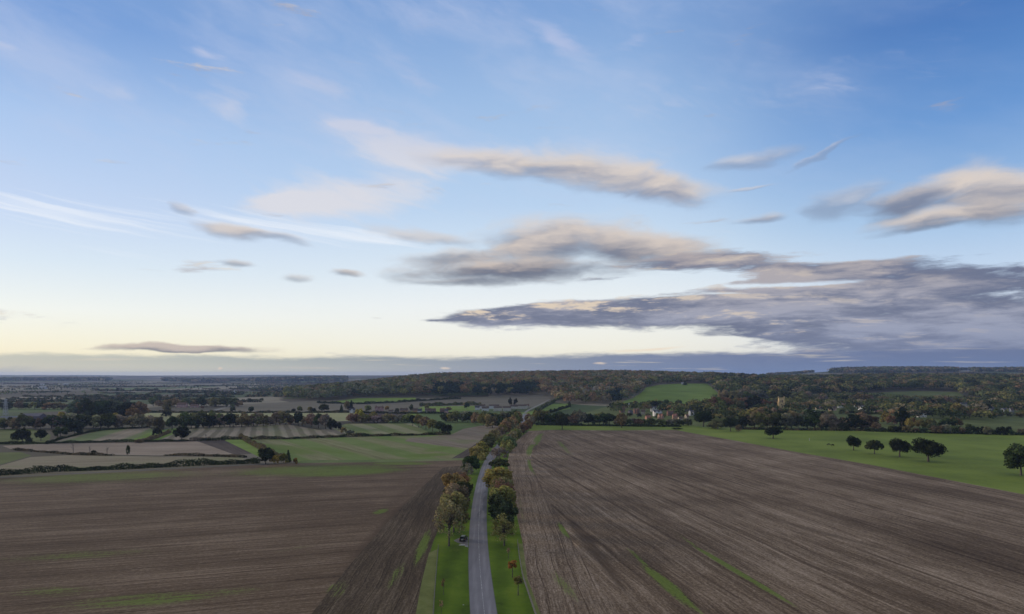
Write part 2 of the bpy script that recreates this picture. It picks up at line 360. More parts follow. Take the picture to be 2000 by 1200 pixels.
# points of the sheet: rings round the viewpoint, finer ahead
pts = []; edges = []
for p in polys:
    o = len(pts)
    pts += [tuple(v) for v in p]
    edges += [(o + i, o + (i + 1) % len(p)) for i in range(len(p))]
th = np.r_[np.linspace(-52, 52, 105), np.linspace(58, 302, 42)]
for k, r in enumerate(np.geomspace(15, 16000, 118)):
    for t in th + (0.5 if k % 2 else 0): pts.append((r * math.sin(R(t)), r * math.cos(R(t))))
jit = rng.normal(0, 1e-3, (len(pts), 2))
S_ = 1e-3
vv, ee, ff, _, _, _ = delaunay_2d_cdt([Vector((p[0] * S_, p[1] * S_)) for p in pts], edges, [], 0, 1e-7)
V2 = np.array([(v.x / S_, v.y / S_) for v in vv])
tri = np.array([f for f in ff if len(f) == 3])
cen = V2[tri].mean(1)
def inside(poly, p):
    x, y = p[:, 0], p[:, 1]; c = np.zeros(len(p), bool)
    bb = (x >= poly[:, 0].min()) & (x <= poly[:, 0].max()) & (y >= poly[:, 1].min()) & (y <= poly[:, 1].max())
    xi, yi = x[bb], y[bb]; ci = np.zeros(len(xi), bool)
    for (x0, y0), (x1, y1) in zip(poly, np.roll(poly, -1, 0)):
        if y0 == y1: continue
        ci ^= ((y0 > yi) != (y1 > yi)) & (xi < (x1 - x0) * (yi - y0) / (y1 - y0) + x0)
    c[bb] = ci
    return c
owner = np.full(len(tri), -1)
for i, p in enumerate(polys): owner[inside(p, cen)] = i
Z2 = height(V2[:, 0], V2[:, 1])

def make_mesh(name, verts, faces, mats, smooth=False, mi=None, tint=None):
    """faces: (n, 3) or (n, 4) array"""
    me = bpy.data.meshes.new(name)
    verts = np.asarray(verts, np.float32); faces = np.asarray(faces, np.int32)
    n, k = faces.shape
    me.vertices.add(len(verts)); me.vertices.foreach_set('co', verts.ravel())
    me.loops.add(n * k); me.loops.foreach_set('vertex_index', faces.ravel())
    me.polygons.add(n); me.polygons.foreach_set('loop_start', np.arange(0, n * k, k, dtype=np.int32))
    for m in mats: me.materials.append(m)
    if mi is not None: me.polygons.foreach_set('material_index', np.asarray(mi, np.int32))
    me.polygons.foreach_set('use_smooth', np.full(n, smooth))
    if tint is not None:
        at = me.attributes.new('tint', 'FLOAT_COLOR', 'FACE')
        t = np.ones((n, 4), np.float32); t[:, :3] = tint
        at.data.foreach_set('color', t.ravel())
    me.update(calc_edges=True)
    return me
def link(name, me, parent=None, loc=(0, 0, 0)):
    o = bpy.data.objects.new(name, me); COL.objects.link(o)
    o.location = loc
    if parent is not None: o.parent = parent
    return o
def tag(o, label=None, cat=None, group=None, kind=None):
    if label: o['label'] = label
    if cat: o['category'] = cat
    if group: o['group'] = group
    if kind: o['kind'] = kind
    return o

# -------------------------------------------------------------- ground looks
def material(name):
    m = bpy.data.materials.new(name); m.use_nodes = True
    m.node_tree.nodes.clear()
    q = G(m.node_tree)
    b = q.n('ShaderNodeBsdfPrincipled'); o = q.n('ShaderNodeOutputMaterial')
    q.put(o.inputs[0], b.outputs[0])
    b.inputs['Roughness'].default_value = 0.95
    b.inputs['Specular IOR Level'].default_value = 0.1
    return m, q, b
def lc(*c): return (c[0], c[1], c[2], 1.0)
SOIL_D, SOIL_M, SOIL_L = lc(.050, .036, .029), lc(.105, .078, .066), lc(.22, .172, .150)
GRASS, GRASS_L, GRASS_D = lc(.085, .128, .018), lc(.135, .185, .03), lc(.04, .075, .012)
def patches(q, P, items):
    """soft-edged patches of seedling grass; each (px, py, px2, py2, half width m, strength): a lens lying along that line on the ground"""
    W = None
    for (a, b, c, d, hw, k) in items:
        p0, p1 = gp(a, b), gp(c, d)
        cx, cy = (p0[0] + p1[0]) / 2, (p0[1] + p1[1]) / 2
        L = math.hypot(p1[0] - p0[0], p1[1] - p0[1]) / 2
        l = q.local(P, (cx, cy, 0), math.atan2(p1[1] - p0[1], p1[0] - p0[0]), (L, hw, 1))
        x, y, _ = q.sep(l)
        w = q.mul(q.ss(q.length(q.xyz(x, y, 0)), 1.15, .1), k)
        W = w if W is None else q.mx(W, w)
    return W
def field_mat(name, d, cols, row=3.0, streak=26.0, green=None, greenk=0.0, bend=None, fine=1.5, stripes=None, contrast=1.0, gcol=None, dark=None, track=24.0, trackk=.35):
    """soil or stubble worked in rows along direction d"""
    m, q, b = material(name)
    P = q.n('ShaderNodeNewGeometry').outputs['Position']
    x, y, z = q.sep(P)
    L = math.hypot(*d); tx, ty = d[0] / L, d[1] / L
    if bend:       # rows follow the bend of the avenue
        k = q.mx(q.sub(y, bend[0]), 0.0)
        x = q.sub(x, q.mul(q.mul(k, k), bend[1]))
    u = q.add(q.mul(x, tx), q.mul(y, ty)); v = q.add(q.mul(x, -ty), q.mul(y, tx))
    v = q.add(v, q.mul(q.sub(q.noise(P, .012, 2.0), .5), 5.0))
    n1 = q.noise(q.xyz(q.mul(u, 1 / (streak * 14)), q.mul(v, 1 / streak), 0), 1.0, 3.0, .6)         # broad bands
    n2 = q.noise(q.xyz(q.mul(u, 1 / (row * 34)), q.mul(v, 1 / row), 3), 1.0, 4.0, .62)             # worked lines
    n3 = q.noise(q.xyz(q.mul(u, .9), q.mul(v, 1.7), 9), 1.0, 5.0, .82)                             # clods and straw
    n4 = q.noise(P, .018, 5.0, .6)
    n5 = q.noise(q.xyz(q.mul(u, 1 / (row * 6)), q.mul(v, 1 / (row * .42)), 5), 1.0, 3.0, .65)
    t = q.add(q.add(q.mul(q.sub(n1, .5), .65), q.mul(q.sub(n2, .5), .85)), q.add(q.mul(q.sub(n3, .5), fine), q.add(q.mul(q.sub(n4, .5), .75), q.mul(q.sub(n5, .5), .8))))
    # wheelings: thin dark lines at the working width
    w = q.m('ABSOLUTE', q.sub(q.m('FRACT', q.div(v, track)), .5))
    tl = q.mul(q.ss(w, .045, .0), q.ss(n2, .35, .6))
    t = q.sub(t, q.mul(tl, trackk))
    t = q.add(q.mul(t, contrast), .5)
    c = q.ramp(t, [(.12, cols[0]), (.5, cols[1]), (.92, cols[2])])
    if stripes:
        per, sc, k = stripes
        f = q.ss(q.m('SINE', q.mul(q.add(v, q.mul(n4, 3)), 2 * math.pi / per)), -.4, .5)
        c = q.mix(q.mul(f, k), c, sc)
    if dark:       # bare damp soil where the implement turned
        dm = patches(q, P, dark)
        c = q.mix(q.mul(q.ss(q.add(dm, q.mul(q.sub(n2, .5), .9)), .2, .8), .75), c, q.mix(q.ss(n5, .3, .7), cols[0], q.mix(.35, cols[0], cols[1])))
    if green:
        gm = patches(q, P, green)
        gr = q.add(q.mul(q.sub(n2, .5), 1.3), q.add(q.mul(q.sub(n3, .5), 1.7), q.mul(q.sub(n5, .5), 1.4)))
        gm = q.mul(q.ss(q.add(gm, q.mul(gr, .8)), .34, .72), q.m('MINIMUM', q.mul(gm, 1.5), .82))
        c = q.mix(gm, c, q.mix(q.ss(n3, .3, .7), gcol or GRASS, GRASS_L))
    if greenk:
        c = q.mix(q.mul(q.ss(q.add(n1, q.mul(q.sub(n4, .5), 1.4)), .45, .75), greenk), c, gcol or GRASS)
    q.put(b.inputs['Base Color'], c)
    bp = q.n('ShaderNodeBump'); bp.inputs['Strength'].default_value = .5; bp.inputs['Distance'].default_value = .25
    q.put(bp.inputs['Height'], q.add(n2, q.mul(n3, .6))); q.put(b.inputs['Normal'], bp.outputs[0])
    return m
def grass_mat(name, c0, c1, c2, scale=.03, mow=None, leaf=0.0):
    m, q, b = material(name)
    P = q.n('ShaderNodeNewGeometry').outputs['Position']
    n = q.noise(P, scale, 6.0, .62); n2 = q.noise(P, .5, 5.0, .72); n3 = q.noise(q.vmul(P, (.02, .006, 1)), 1.0, 3.0)
    t = q.add(q.add(q.mul(q.sub(n, .5), 1.3), q.mul(q.sub(n3, .5), .9)), q.add(q.mul(q.sub(n2, .5), .8), .5))
    if mow:
        x, y, _ = q.sep(P)
        t = q.add(t, q.mul(q.m('SINE', q.add(q.mul(x, mow), q.mul(n, 2.0))), .14))
    c = q.ramp(t, [(.1, c0), (.5, c1), (.9, c2)])
    n6 = q.noise(q.vmul(P, (.11, .05, 1)), 1.0, 5.0, .7)
    c = q.mix(q.mul(q.ss(n6, .58, .76), .36), c, q.mix(.5, c2, lc(.19, .165, .07)))
    c = q.mix(q.mul(q.ss(n2, .5, .72), .35), c, c0)
    if leaf: c = q.mix(q.mul(q.ss(q.noise(P, .9, 4.0, .75), .58, .75), leaf), c, lc(.11, .065, .02))
    q.put(b.inputs['Base Color'], c)
    bp = q.n('ShaderNodeBump'); bp.inputs['Strength'].default_value = .6; bp.inputs['Distance'].default_value = .12
    q.put(bp.inputs['Height'], n2); q.put(b.inputs['Normal'], bp.outputs[0])
    return m
LOOK = {}
LOOK['right'] = field_mat('soil right', (.173, -1), (lc(.052, .033, .020), lc(.142, .100, .064), lc(.35, .268, .192)), 1.9, 20, contrast=1.05,
    green=[(1235, 1085, 1400, 1225, 3.0, 1), (1215, 1060, 1290, 1130, 1.6, .7), (1310, 1040, 1640, 1235, 1.7, 1), (1290, 1020, 1420, 1110, 1.4, .5), (1080, 850, 1130, 905, 4, .55), (1290, 880, 1340, 915, 3, .35), (1445, 900, 1560, 935, 2.5, .35), (1590, 925, 1800, 990, 2.0, .35), (1060, 845, 1030, 885, 5, .9)], dark=[(1090, 985, 1290, 1240, 3.2, .9), (1400, 985, 1900, 1120, 4, .6), (1240, 930, 1560, 1050, 3, .5), (1500, 1075, 2000, 1240, 5, .55), (1050, 845, 1040, 905, 3, .6)])
LOOK['right_head'] = field_mat('soil right headland', (-.02, 1), (lc(.058, .036, .022), lc(.150, .108, .071), lc(.35, .268, .195)), .8, 11, bend=(390, .00035), track=4.2, trackk=.5, contrast=1.1, dark=[(1060, 955, 1250, 1240, 3.6, 1), (1040, 905, 1075, 985, 2.6, .9), (1040, 1075, 1120, 1084, 1.2, .6)],
    green=[(1085, 1015, 1120, 1062, 1.8, 1), (1062, 843, 1040, 870, 4.5, 1), (1042, 862, 1030, 898, 4.0, 1), (1030, 890, 1046, 935, 2.6, .9), (1030, 905, 1062, 945, 2, .6), (1065, 1100, 1150, 1200, 3.0, .55), (1010, 950, 1030, 1060, 1.5, .45)])
LOOK['left'] = field_mat('soil left', (1, .325), (lc(.046, .028, .016), lc(.114, .077, .047), lc(.25, .185, .128)), 1.3, 12, track=12.0, trackk=.5, contrast=.9, dark=[(575, 1225, 850, 930, 6, .75), (690, 1040, 850, 925, 9, .5)],
    green=[(-200, 945, 560, 922, 34, .62), (300, 930, 905, 908, 36, .72), (480, 934, 860, 912, 22, .85), (690, 905, 880, 906, 10, 1), (-100, 960, 300, 938, 14, .35), (-150, 1100, 420, 1070, 9, .5), (0, 1190, 560, 1155, 9, .62), (200, 1180, 620, 1140, 6, .5), (500, 1085, 640, 1060, 3, .4), (-50, 1150, 250, 1160, 8, .5), (630, 1165, 690, 1125, 2.5, .9), (725, 1010, 760, 990, 4, .8)])
LOOK['headland'] = field_mat('soil left headland', (-.02, 1), (lc(.029, .020, .011), lc(.066, .046, .028), lc(.165, .126, .083)), .95, 8, track=3.4, trackk=.5, contrast=1.0,
    green=[(740, 1180, 800, 1080, 2.5, .5), (800, 1130, 845, 1020, 2.4, .85), (860, 985, 905, 920, 3.0, .8), (640, 1190, 680, 1120, 3, .5)])
LOOK['buff'] = field_mat('stubble buff', (1, .12), (lc(.13, .095, .065), lc(.24, .19, .14), lc(.34, .28, .22)), 3, 20, contrast=.8)
LOOK['buff2'] = field_mat('stubble buff strip', (1, .2), (lc(.12, .095, .055), lc(.22, .185, .12), lc(.31, .26, .19)), 3, 16, contrast=.8, greenk=.4)
LOOK['soil'] = field_mat('soil dark strip', (-.6, 1), (lc(.04, .03, .022), lc(.07, .053, .042), lc(.11, .085, .07)), 3, 14)
LOOK['soil2'] = field_mat('soil far headland', (.2, 1), (lc(.04, .03, .022), lc(.07, .053, .042), lc(.11, .085, .07)), 2, 9)
LOOK['strip_a'] = field_mat('stubble stripes', (-.30, 1), (lc(.12, .095, .05), lc(.23, .19, .13), lc(.33, .28, .21)), 4, 20, stripes=(40, lc(.11, .15, .045), .85), contrast=.7)
LOOK['strip_b'] = field_mat('stubble drill lines', (-.36, 1), (lc(.13, .11, .07), lc(.24, .20, .145), lc(.33, .28, .21)), 5, 30, stripes=(10, lc(.10, .088, .05), .7), contrast=.6, greenk=.35)
LOOK['strip_c'] = field_mat('stubble green stripes', (-.42, 1), (lc(.085, .09, .032), lc(.14, .165, .055), lc(.24, .23, .12)), 5, 22, stripes=(26, lc(.24, .22, .13), .75), contrast=.6, greenk=.5)
LOOK['greenrow'] = field_mat('stubble green rows', (.54, -.84), (lc(.095, .095, .034), lc(.185, .18, .08), lc(.30, .265, .17)), 4, 34, stripes=(34, lc(.12, .18, .036), .75), contrast=.75,
    green=[(490, 862, 650, 898, 15, 1), (540, 868, 760, 897, 14, .7), (760, 894, 905, 885, 14, 1), (810, 888, 900, 868, 14, .8), (470, 857, 640, 860, 12, .7), (650, 900, 900, 897, 6, .9)], greenk=.55)
LOOK['mauve'] = field_mat('stubble mauve', (.54, -.84), (lc(.09, .075, .04), lc(.19, .15, .11), lc(.29, .235, .18)), 4, 30, contrast=.85, greenk=.5)
LOOK['pale'] = field_mat('stubble pale', (1, .05), (lc(.16, .165, .07), lc(.25, .25, .12), lc(.32, .31, .17)), 6, 40, contrast=.6)
LOOK['taupe'] = field_mat('soil taupe', (1, .25), (lc(.085, .075, .045), lc(.13, .115, .08), lc(.18, .155, .12)), 9, 50, contrast=.7)
LOOK['track'] = grass_mat('farm track grass', lc(.05, .08, .02), lc(.12, .155, .05), lc(.2, .2, .1))
LOOK['pasture'] = grass_mat('pasture grass', lc(.085, .112, .019), lc(.142, .188, .030), lc(.205, .245, .048), .016)
LOOK['green'] = grass_mat('hill grass', lc(.09, .125, .02), lc(.135, .195, .03), lc(.18, .24, .048), .012)
LOOK['dullgreen'] = grass_mat('rough meadow grass', lc(.055, .065, .018), lc(.092, .112, .03), lc(.135, .15, .05), .03)
LOOK['lime'] = grass_mat('young grass', lc(.09, .135, .024), lc(.14, .205, .036), lc(.19, .25, .06), .03)
LOOK['lime2'] = LOOK['lime']
LOOK['verge'] = grass_mat('mown verge grass', lc(.036, .062, .004), lc(.072, .120, .007), lc(.125, .175, .014), .06, mow=.9, leaf=.3)
LOOK['rough'] = grass_mat('rough verge grass', lc(.07, .08, .02), lc(.125, .142, .042), lc(.19, .19, .08), .12, leaf=.25)
def road_mat(name, c0, c1, wear):
    m, q, b = material(name)
    P = q.n('ShaderNodeNewGeometry').outputs['Position']
    uv = q.n('ShaderNodeAttribute', attribute_name='across').outputs['Fac']
    n = q.noise(P, .35, 5.0, .6); n2 = q.noise(P, 4.0, 3.0, .6); n3 = q.noise(q.vmul(P, (.9, .06, 1)), 1.0, 4.0, .6)
    t = q.add(q.mul(q.sub(n, .5), .5), q.add(q.mul(q.sub(n3, .5), .9), q.mul(q.sub(n2, .5), .35)))
    c = q.ramp(q.add(t, .5), [(.1, c0), (.9, c1)])
    if wear:
        tr = q.ss(q.m('ABSOLUTE', q.sub(q.m('ABSOLUTE', q.sub(uv, .5)), .24)), .12, .02)
        c = q.mix(q.mul(tr, q.ss(n3, .3, .7, .1, .55)), c, lc(.235, .222, .23))
        pt = q.n('ShaderNodeTexVoronoi', feature='F1'); q.put(pt.inputs['Vector'], q.vmul(P, (.16, .035, 1))); pt.inputs['Scale'].default_value = 1.0
        c = q.mix(q.mul(q.ss(q.sep(pt.outputs['Color'])[0], .72, .75), .4), c, lc(.09, .085, .09))
    if wear:   # darker patches, denser towards the right-hand edge along the avenue
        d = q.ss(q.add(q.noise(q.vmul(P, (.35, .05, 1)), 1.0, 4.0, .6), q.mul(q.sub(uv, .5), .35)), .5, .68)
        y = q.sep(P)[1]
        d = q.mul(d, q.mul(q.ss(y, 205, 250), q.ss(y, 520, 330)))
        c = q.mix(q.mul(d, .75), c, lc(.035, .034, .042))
        e = q.ss(q.m('ABSOLUTE', q.sub(uv, .5)), .46, .5)
        c = q.mix(q.mul(e, .6), c, lc(.06, .055, .045))
    q.put(b.inputs['Base Color'], c)
    b.inputs['Roughness'].default_value = .75; b.inputs['Specular IOR Level'].default_value = .3
    return m
LOOK['road'] = road_mat('worn asphalt', lc(.105, .098, .105), lc(.18, .17, .18), True)
LOOK['gravel'] = road_mat('gravel', lc(.07, .065, .065), lc(.17, .16, .155), False)
LOOK['track_far'] = road_mat('pale lane', lc(.12, .11, .09), lc(.19, .175, .145), False)
# open country in the distance: a patchwork of small fields
def country():
    m, q, b = material('open country')
    P = q.n('ShaderNodeNewGeometry').outputs['Position']
    w = q.vmul(q.vadd(q.noise(P, .0012, 3.0, .5, col=True), (-.5, -.5, -.5)), (260, 260, 0))
    vo = q.n('ShaderNodeTexVoronoi', feature='F1', distance='MANHATTAN'); q.put(vo.inputs['Vector'], q.vmul(q.vadd(P, w), (1 / 260, 1 / 420, 0))); vo.inputs['Scale'].default_value = 1.0
    k = q.sep(vo.outputs['Color'])[0]
    c = q.ramp(k, [(0, lc(.10, .085, .058)), (.18, lc(.19, .165, .12)), (.34, lc(.07, .10, .028)), (.5, lc(.10, .085, .055)), (.66, lc(.26, .23, .16)), (.78, lc(.11, .16, .045)), (.9, lc(.07, .055, .042))], 'CONSTANT')
    n = q.noise(P, .004, 6.0, .65); n2 = q.noise(P, .03, 5.0, .65)
    c = q.mix(q.ss(n, .45, .75), c, lc(.055, .065, .028))
    c = q.mix(q.mul(q.ss(n2, .5, .75), .5), c, lc(.05, .05, .028))
    q.put(b.inputs['Base Color'], q.mix(1.0, c, lc(.80, .80, .82), 'MULTIPLY'))
    return m
LOOK['country'] = country()

def sheet(name, sel, mat, label, cat='ground'):
    t = tri[sel]
    if len(t) == 0: return None
    # wind upwards
    a, b_, c_ = V2[t[:, 0]], V2[t[:, 1]], V2[t[:, 2]]
    cr = (b_[:, 0] - a[:, 0]) * (c_[:, 1] - a[:, 1]) - (b_[:, 1] - a[:, 1]) * (c_[:, 0] - a[:, 0])
    t = np.where((cr < 0)[:, None], t[:, ::-1], t)
    u, inv = np.unique(t, return_inverse=True)
    vs = np.c_[V2[u], Z2[u]]
    me = make_mesh(name, vs, inv.reshape(-1, 3), [mat], True)
    if name == 'road':
        d = np.linalg.norm(vs[:, None, :2] - rc[None], axis=2); k = d.argmin(1)
        ac = ((vs[:, :2] - rc[k]) * nr[k]).sum(1) / (2 * RW) + .5
        at = me.attributes.new('across', 'FLOAT', 'POINT'); at.data.foreach_set('value', ac.astype(np.float32))
    o = link(name, me)
    return tag(o, label, cat, kind='structure')
for i, (name, look, _, lab) in enumerate(FIELDS):
    sheet(name, owner == i, LOOK[look], lab, {'road': 'road', 'track': 'track', 'lay_by': 'lay-by'}.get(name, 'field'))
sheet('ground', owner == -1, LOOK['country'], 'open farmland reaching to the far ridges', 'ground')
# worn white centre line, a sheet just above the asphalt
k0, k1 = 1, 40
ml = []
for i in range(k0, k1):
    for s in (-.05, .05):
        p = rc[i] + nr[i] * (s + .15); ml.append((p[0], p[1], hz(*p) + .015))
nq = len(ml) // 2
m_, q_, b_ = material('worn road paint')
q_.put(b_.inputs['Base Color'], q_.mix(q_.ss(q_.noise(q_.n('ShaderNodeNewGeometry').outputs['Position'], 1.2, 4.0, .7), .38, .62), lc(.20, .19, .2), lc(.46, .45, .44)))
o = link('road_marking', make_mesh('road_marking', ml, [(2 * i, 2 * i + 1, 2 * i + 3, 2 * i + 2) for i in range(nq - 1)], [m_]))
tag(o, 'thin worn white line down the middle of the road', 'road marking', kind='structure')
# ------------------------------------------------------------------ foliage
def leaf_mat():
    m, q, b = material('leaves')
    q.nt.nodes.remove(b)
    out_ = [n for n in q.nt.nodes if n.type == 'OUTPUT_MATERIAL'][0]
    oi = q.n('ShaderNodeObjectInfo').outputs['Color']
    at = q.n('ShaderNodeAttribute', attribute_name='tint').outputs['Color']
    c = q.mix(1.0, oi, at, 'MULTIPLY')
    d = q.n('ShaderNodeBsdfDiffuse'); q.put(d.inputs[0], c)
    t = q.n('ShaderNodeBsdfTranslucent'); q.put(t.inputs[0], c)
    x = q.n('ShaderNodeMixShader'); x.inputs[0].default_value = .22
    q.put(x.inputs[1], d.outputs[0]); q.put(x.inputs[2], t.outputs[0]); q.put(out_.inputs[0], x.outputs[0])
    return m
LEAF = leaf_mat()
BARK, q_, b_ = material('bark')
q_.put(b_.inputs['Base Color'], q_.ramp(q_.noise(q_.n('ShaderNodeNewGeometry').outputs['Position'], 2.0, 4.0), [(.3, lc(.05, .04, .032)), (.7, lc(.12, .10, .08))]))

def quads(cen_, nor, size, r):
    """one leaf clump per point: a bent quad facing roughly along nor"""
    n = len(cen_)
    nor = nor / np.maximum(np.linalg.norm(nor, axis=1), 1e-6)[:, None]
    a = r.normal(size=(n, 3)); a -= (a * nor).sum(1)[:, None] * nor; a /= np.linalg.norm(a, axis=1)[:, None]
    b = np.cross(nor, a)
    s = (size * r.uniform(.6, 1.35, n))[:, None] * .5
    w = r.uniform(.65, 1.0, n)[:, None]
    k = nor * s * r.uniform(-.35, .35, (n, 1))
    v = np.stack([cen_ - a * s - b * s * w * .8, cen_ + a * s * .8 - b * s * w + k, cen_ + a * s + b * s * w * .8, cen_ - a * s * .7 + b * s * w + k], 1)
    return v.reshape(-1, 3), np.arange(4 * n).reshape(-1, 4)
def tube(path, radii, k=6):
    path = np.asarray(path, float); V_ = []; F_ = []
    for i, (p, r) in enumerate(zip(path, radii)):
        d = path[min(i + 1, len(path) - 1)] - path[max(i - 1, 0)]; d /= np.linalg.norm(d)
        u = np.cross(d, (0.31, 0.77, .2)); u /= np.linalg.norm(u); w = np.cross(d, u)
        for j in range(k):
            t = 2 * math.pi * j / k
            V_.append(p + r * (u * math.cos(t) + w * math.sin(t)))
            if i: F_.append(((i - 1) * k + j, (i - 1) * k + (j + 1) % k, i * k + (j + 1) % k, i * k + j))
    return np.array(V_), np.array(F_)
def join(parts_):
    V_ = []; F_ = []; o = 0
    for v, f in parts_:
        V_.append(v); F_.append(f + o); o += len(v)
    return np.concatenate(V_), np.concatenate(F_)

# crown outlines for a tree 1 m tall: half width, half depth, half height, centre height, trunk top
SHAPE = {'oak': (.74, .66, .40, .56, .30), 'round': (.40, .40, .42, .56, .22), 'tall': (.27, .27, .45, .54, .2), 'bush': (.62, .5, .50, .46, .2),
         'cone': (.24, .24, .48, .52, .1), 'column': (.13, .13, .48, .51, .1), 'sparse': (.40, .40, .42, .56, .42), 'sapling': (.20, .20, .25, .74, .6),
         'full': (.50, .46, .48, .48, .18), 'whip': (.10, .10, .28, .68, .55)}
def crown_points(kind, nleaf, r):
    hw, hd, hh, zc, _ = SHAPE[kind]
    nl = {'oak': 17, 'round': 13, 'bush': 11, 'sparse': 15, 'sapling': 7}.get(kind, 10)
    if kind in ('cone', 'column'):
        z = r.uniform(0.04, 1.0, nleaf) ** 1.15
        rad = hw * ((1 - z) ** .8 + .04) * np.sqrt(r.uniform(.45, 1.15, nleaf)) if kind == 'cone' else hw * np.sqrt(np.clip(4 * z * (1 - z) + .05, 0, 1)) * r.uniform(.7, 1.1, nleaf)
        rad *= 1 + .25 * np.sin(z * 34 + r.uniform(0, 6))
        t = r.uniform(0, 2 * math.pi, nleaf)
        p = np.c_[rad * np.cos(t), rad * np.sin(t), z * .98]
        nrm = np.c_[np.cos(t), np.sin(t), np.full(nleaf, .4)] + r.normal(0, .45, (nleaf, 3))
        return p, nrm, r.uniform(.75, 1.25, nleaf)
    ga = math.pi * (3 - 5 ** .5)
    i = np.arange(nl); zz_ = 1 - 1.72 * (i + .5) / nl; rr = np.sqrt(np.maximum(1 - zz_ ** 2, 0)); ph = i * ga + r.uniform(0, 6)
    L = np.c_[rr * np.cos(ph), rr * np.sin(ph), zz_] * r.uniform(.50, .92, (nl, 1))
    L[:, 0] *= hw; L[:, 1] *= hd; L[:, 2] *= hh
    lr = r.uniform(.22, .48, nl)
    which = r.choice(nl, nleaf, p=lr ** 2 / (lr ** 2).sum())
    d = r.normal(size=(nleaf, 3)); d[:, 2] += .25; d /= np.linalg.norm(d, axis=1)[:, None]
    rad = lr[which] * r.uniform(.55 if kind != 'sparse' else .2, 1.12, nleaf)
    p = L[which] + d * rad[:, None] * np.array([hw, hd, hh]) * 1.05
    # flat, ragged underside
    low_ = p[:, 2] < -hh * .78
    p[low_, 2] = -hh * r.uniform(.55, .85, low_.sum())
    p[:, 2] += zc
    tone = r.uniform(.68, 1.32, nl)[which] * r.uniform(.78, 1.22, nleaf)
    return p, d + r.normal(0, .5, (nleaf, 3)), tone
def trunk_mesh(kind, r, twigs):
    hw, hd, hh, zc, zt = SHAPE[kind]
    rb = {'oak': .045, 'sapling': .016, 'whip': .012, 'sparse': .022}.get(kind, .026)
    parts_ = [tube([(0, 0, -.02), (.004, 0, zt * .5), (.0, .006, zt), (0, 0, zc + hh * .4)], [rb * 1.35, rb, rb * .85, rb * .25], 7)]
    for j in range(twigs):
        t = 2 * math.pi * (j * .382) + r.uniform(-.3, .3); z0 = zt * r.uniform(.8, 1.0) + (zc - zt) * r.uniform(0, .9)
        L = r.uniform(.55, .9)
        e = (hw * L * math.cos(t), hd * L * math.sin(t), min(z0 + hh * r.uniform(.25, .95), .97))
        mid_ = (e[0] * .5, e[1] * .5, z0 + (e[2] - z0) * .62)
        parts_.append(tube([(0, 0, z0), mid_, e], [rb * .5, rb * .3, rb * .08], 4))
    return join(parts_)
PROTO = {}
def proto(kind, lod, var):
    """crown mesh and trunk mesh for a tree 1 m tall; lod 0 near .. 2 far"""
    key = (kind, lod, var)
    if key in PROTO: return PROTO[key]
    r = np.random.default_rng(abs(hash((lod, var, sum(map(ord, kind))))) % 99991 if False else (lod * 7919 + var * 104729 + sum(map(ord, kind)) * 31) % 99991)
    nleaf = {0: 3600, 1: 1100, 2: 330}[lod]; size = {0: .050, 1: .088, 2: .16}[lod]
    if kind == 'sparse': nleaf = int(nleaf * .42); size *= .8
    if kind == 'sapling': nleaf = int(nleaf * .34); size *= .72
    if kind == 'whip': nleaf = 70; size *= .7
    if kind in ('cone', 'column', 'tall'): nleaf = int(nleaf * .75); size *= .8
    if kind == 'oak': size *= 1.15
    p, nrm, tone = crown_points(kind, nleaf, r)
    v, f = quads(p, nrm, np.full(len(p), size), r)
    tint = np.clip(tone[:, None] * (1 + r.normal(0, .05, (len(p), 3))), .3, 1.8)
    tv, tf = trunk_mesh(kind, r, {0: 14, 1: 7, 2: 3}[lod] * (3 if kind == 'sparse' and lod == 0 else 1))
    crown = make_mesh('crown', v, f, [LEAF], False, tint=tint)
    trunk = make_mesh('trunk', tv, tf, [BARK], True)
    allv, allf = join([(v, f), (tv, tf)])
    whole = make_mesh('tree', allv, allf, [LEAF, BARK], False, mi=np.r_[np.zeros(len(f)), np.ones(len(tf))], tint=np.r_[tint, np.ones((len(tf), 3))])
    PROTO[key] = (crown, trunk, whole)
    return PROTO[key]

TONE = {'dark green': (.046, .058, .022), 'blackish green': (.026, .032, .015), 'olive': (.11, .105, .036), 'grey brown': (.150, .125, .078), 'brown': (.135, .096, .05),
        'russet': (.140, .086, .046), 'golden': (.175, .135, .045), 'yellow': (.30, .24, .045), 'dull green': (.066, .078, .032), 'grey green': (.092, .098, .062),
        'orange': (.30, .165, .04), 'khaki': (.18, .145, .07), 'mauve brown': (.145, .108, .078)}
for k_ in TONE:
    f_ = {'blackish green': 1.0, 'orange': .85, 'yellow': 1.0, 'golden': 1.15, 'dark green': 1.12, 'grey brown': 1.2, 'brown': 1.15}.get(k_, 1.3)
    TONE[k_] = tuple(c_ * f_ for c_ in TONE[k_])
WORD_ = {'oak': 'broad', 'round': 'round', 'tall': 'tall', 'bush': 'bushy', 'cone': 'conical', 'column': 'slender', 'sparse': 'thinly leaved', 'sapling': 'young', 'whip': 'bare', 'full': 'full'}
ORD = ['first', 'second', 'third', 'fourth', 'fifth', 'sixth', 'seventh', 'eighth', 'ninth', 'tenth', 'eleventh', 'twelfth', 'thirteenth', 'fourteenth', 'fifteenth', 'sixteenth', 'seventeenth',
       'eighteenth', 'nineteenth', 'twentieth', 'twenty-first', 'twenty-second', 'twenty-third', 'twenty-fourth', 'twenty-fifth', 'twenty-sixth', 'twenty-seventh', 'twenty-eighth', 'twenty-ninth', 'thirtieth']
USED = {}
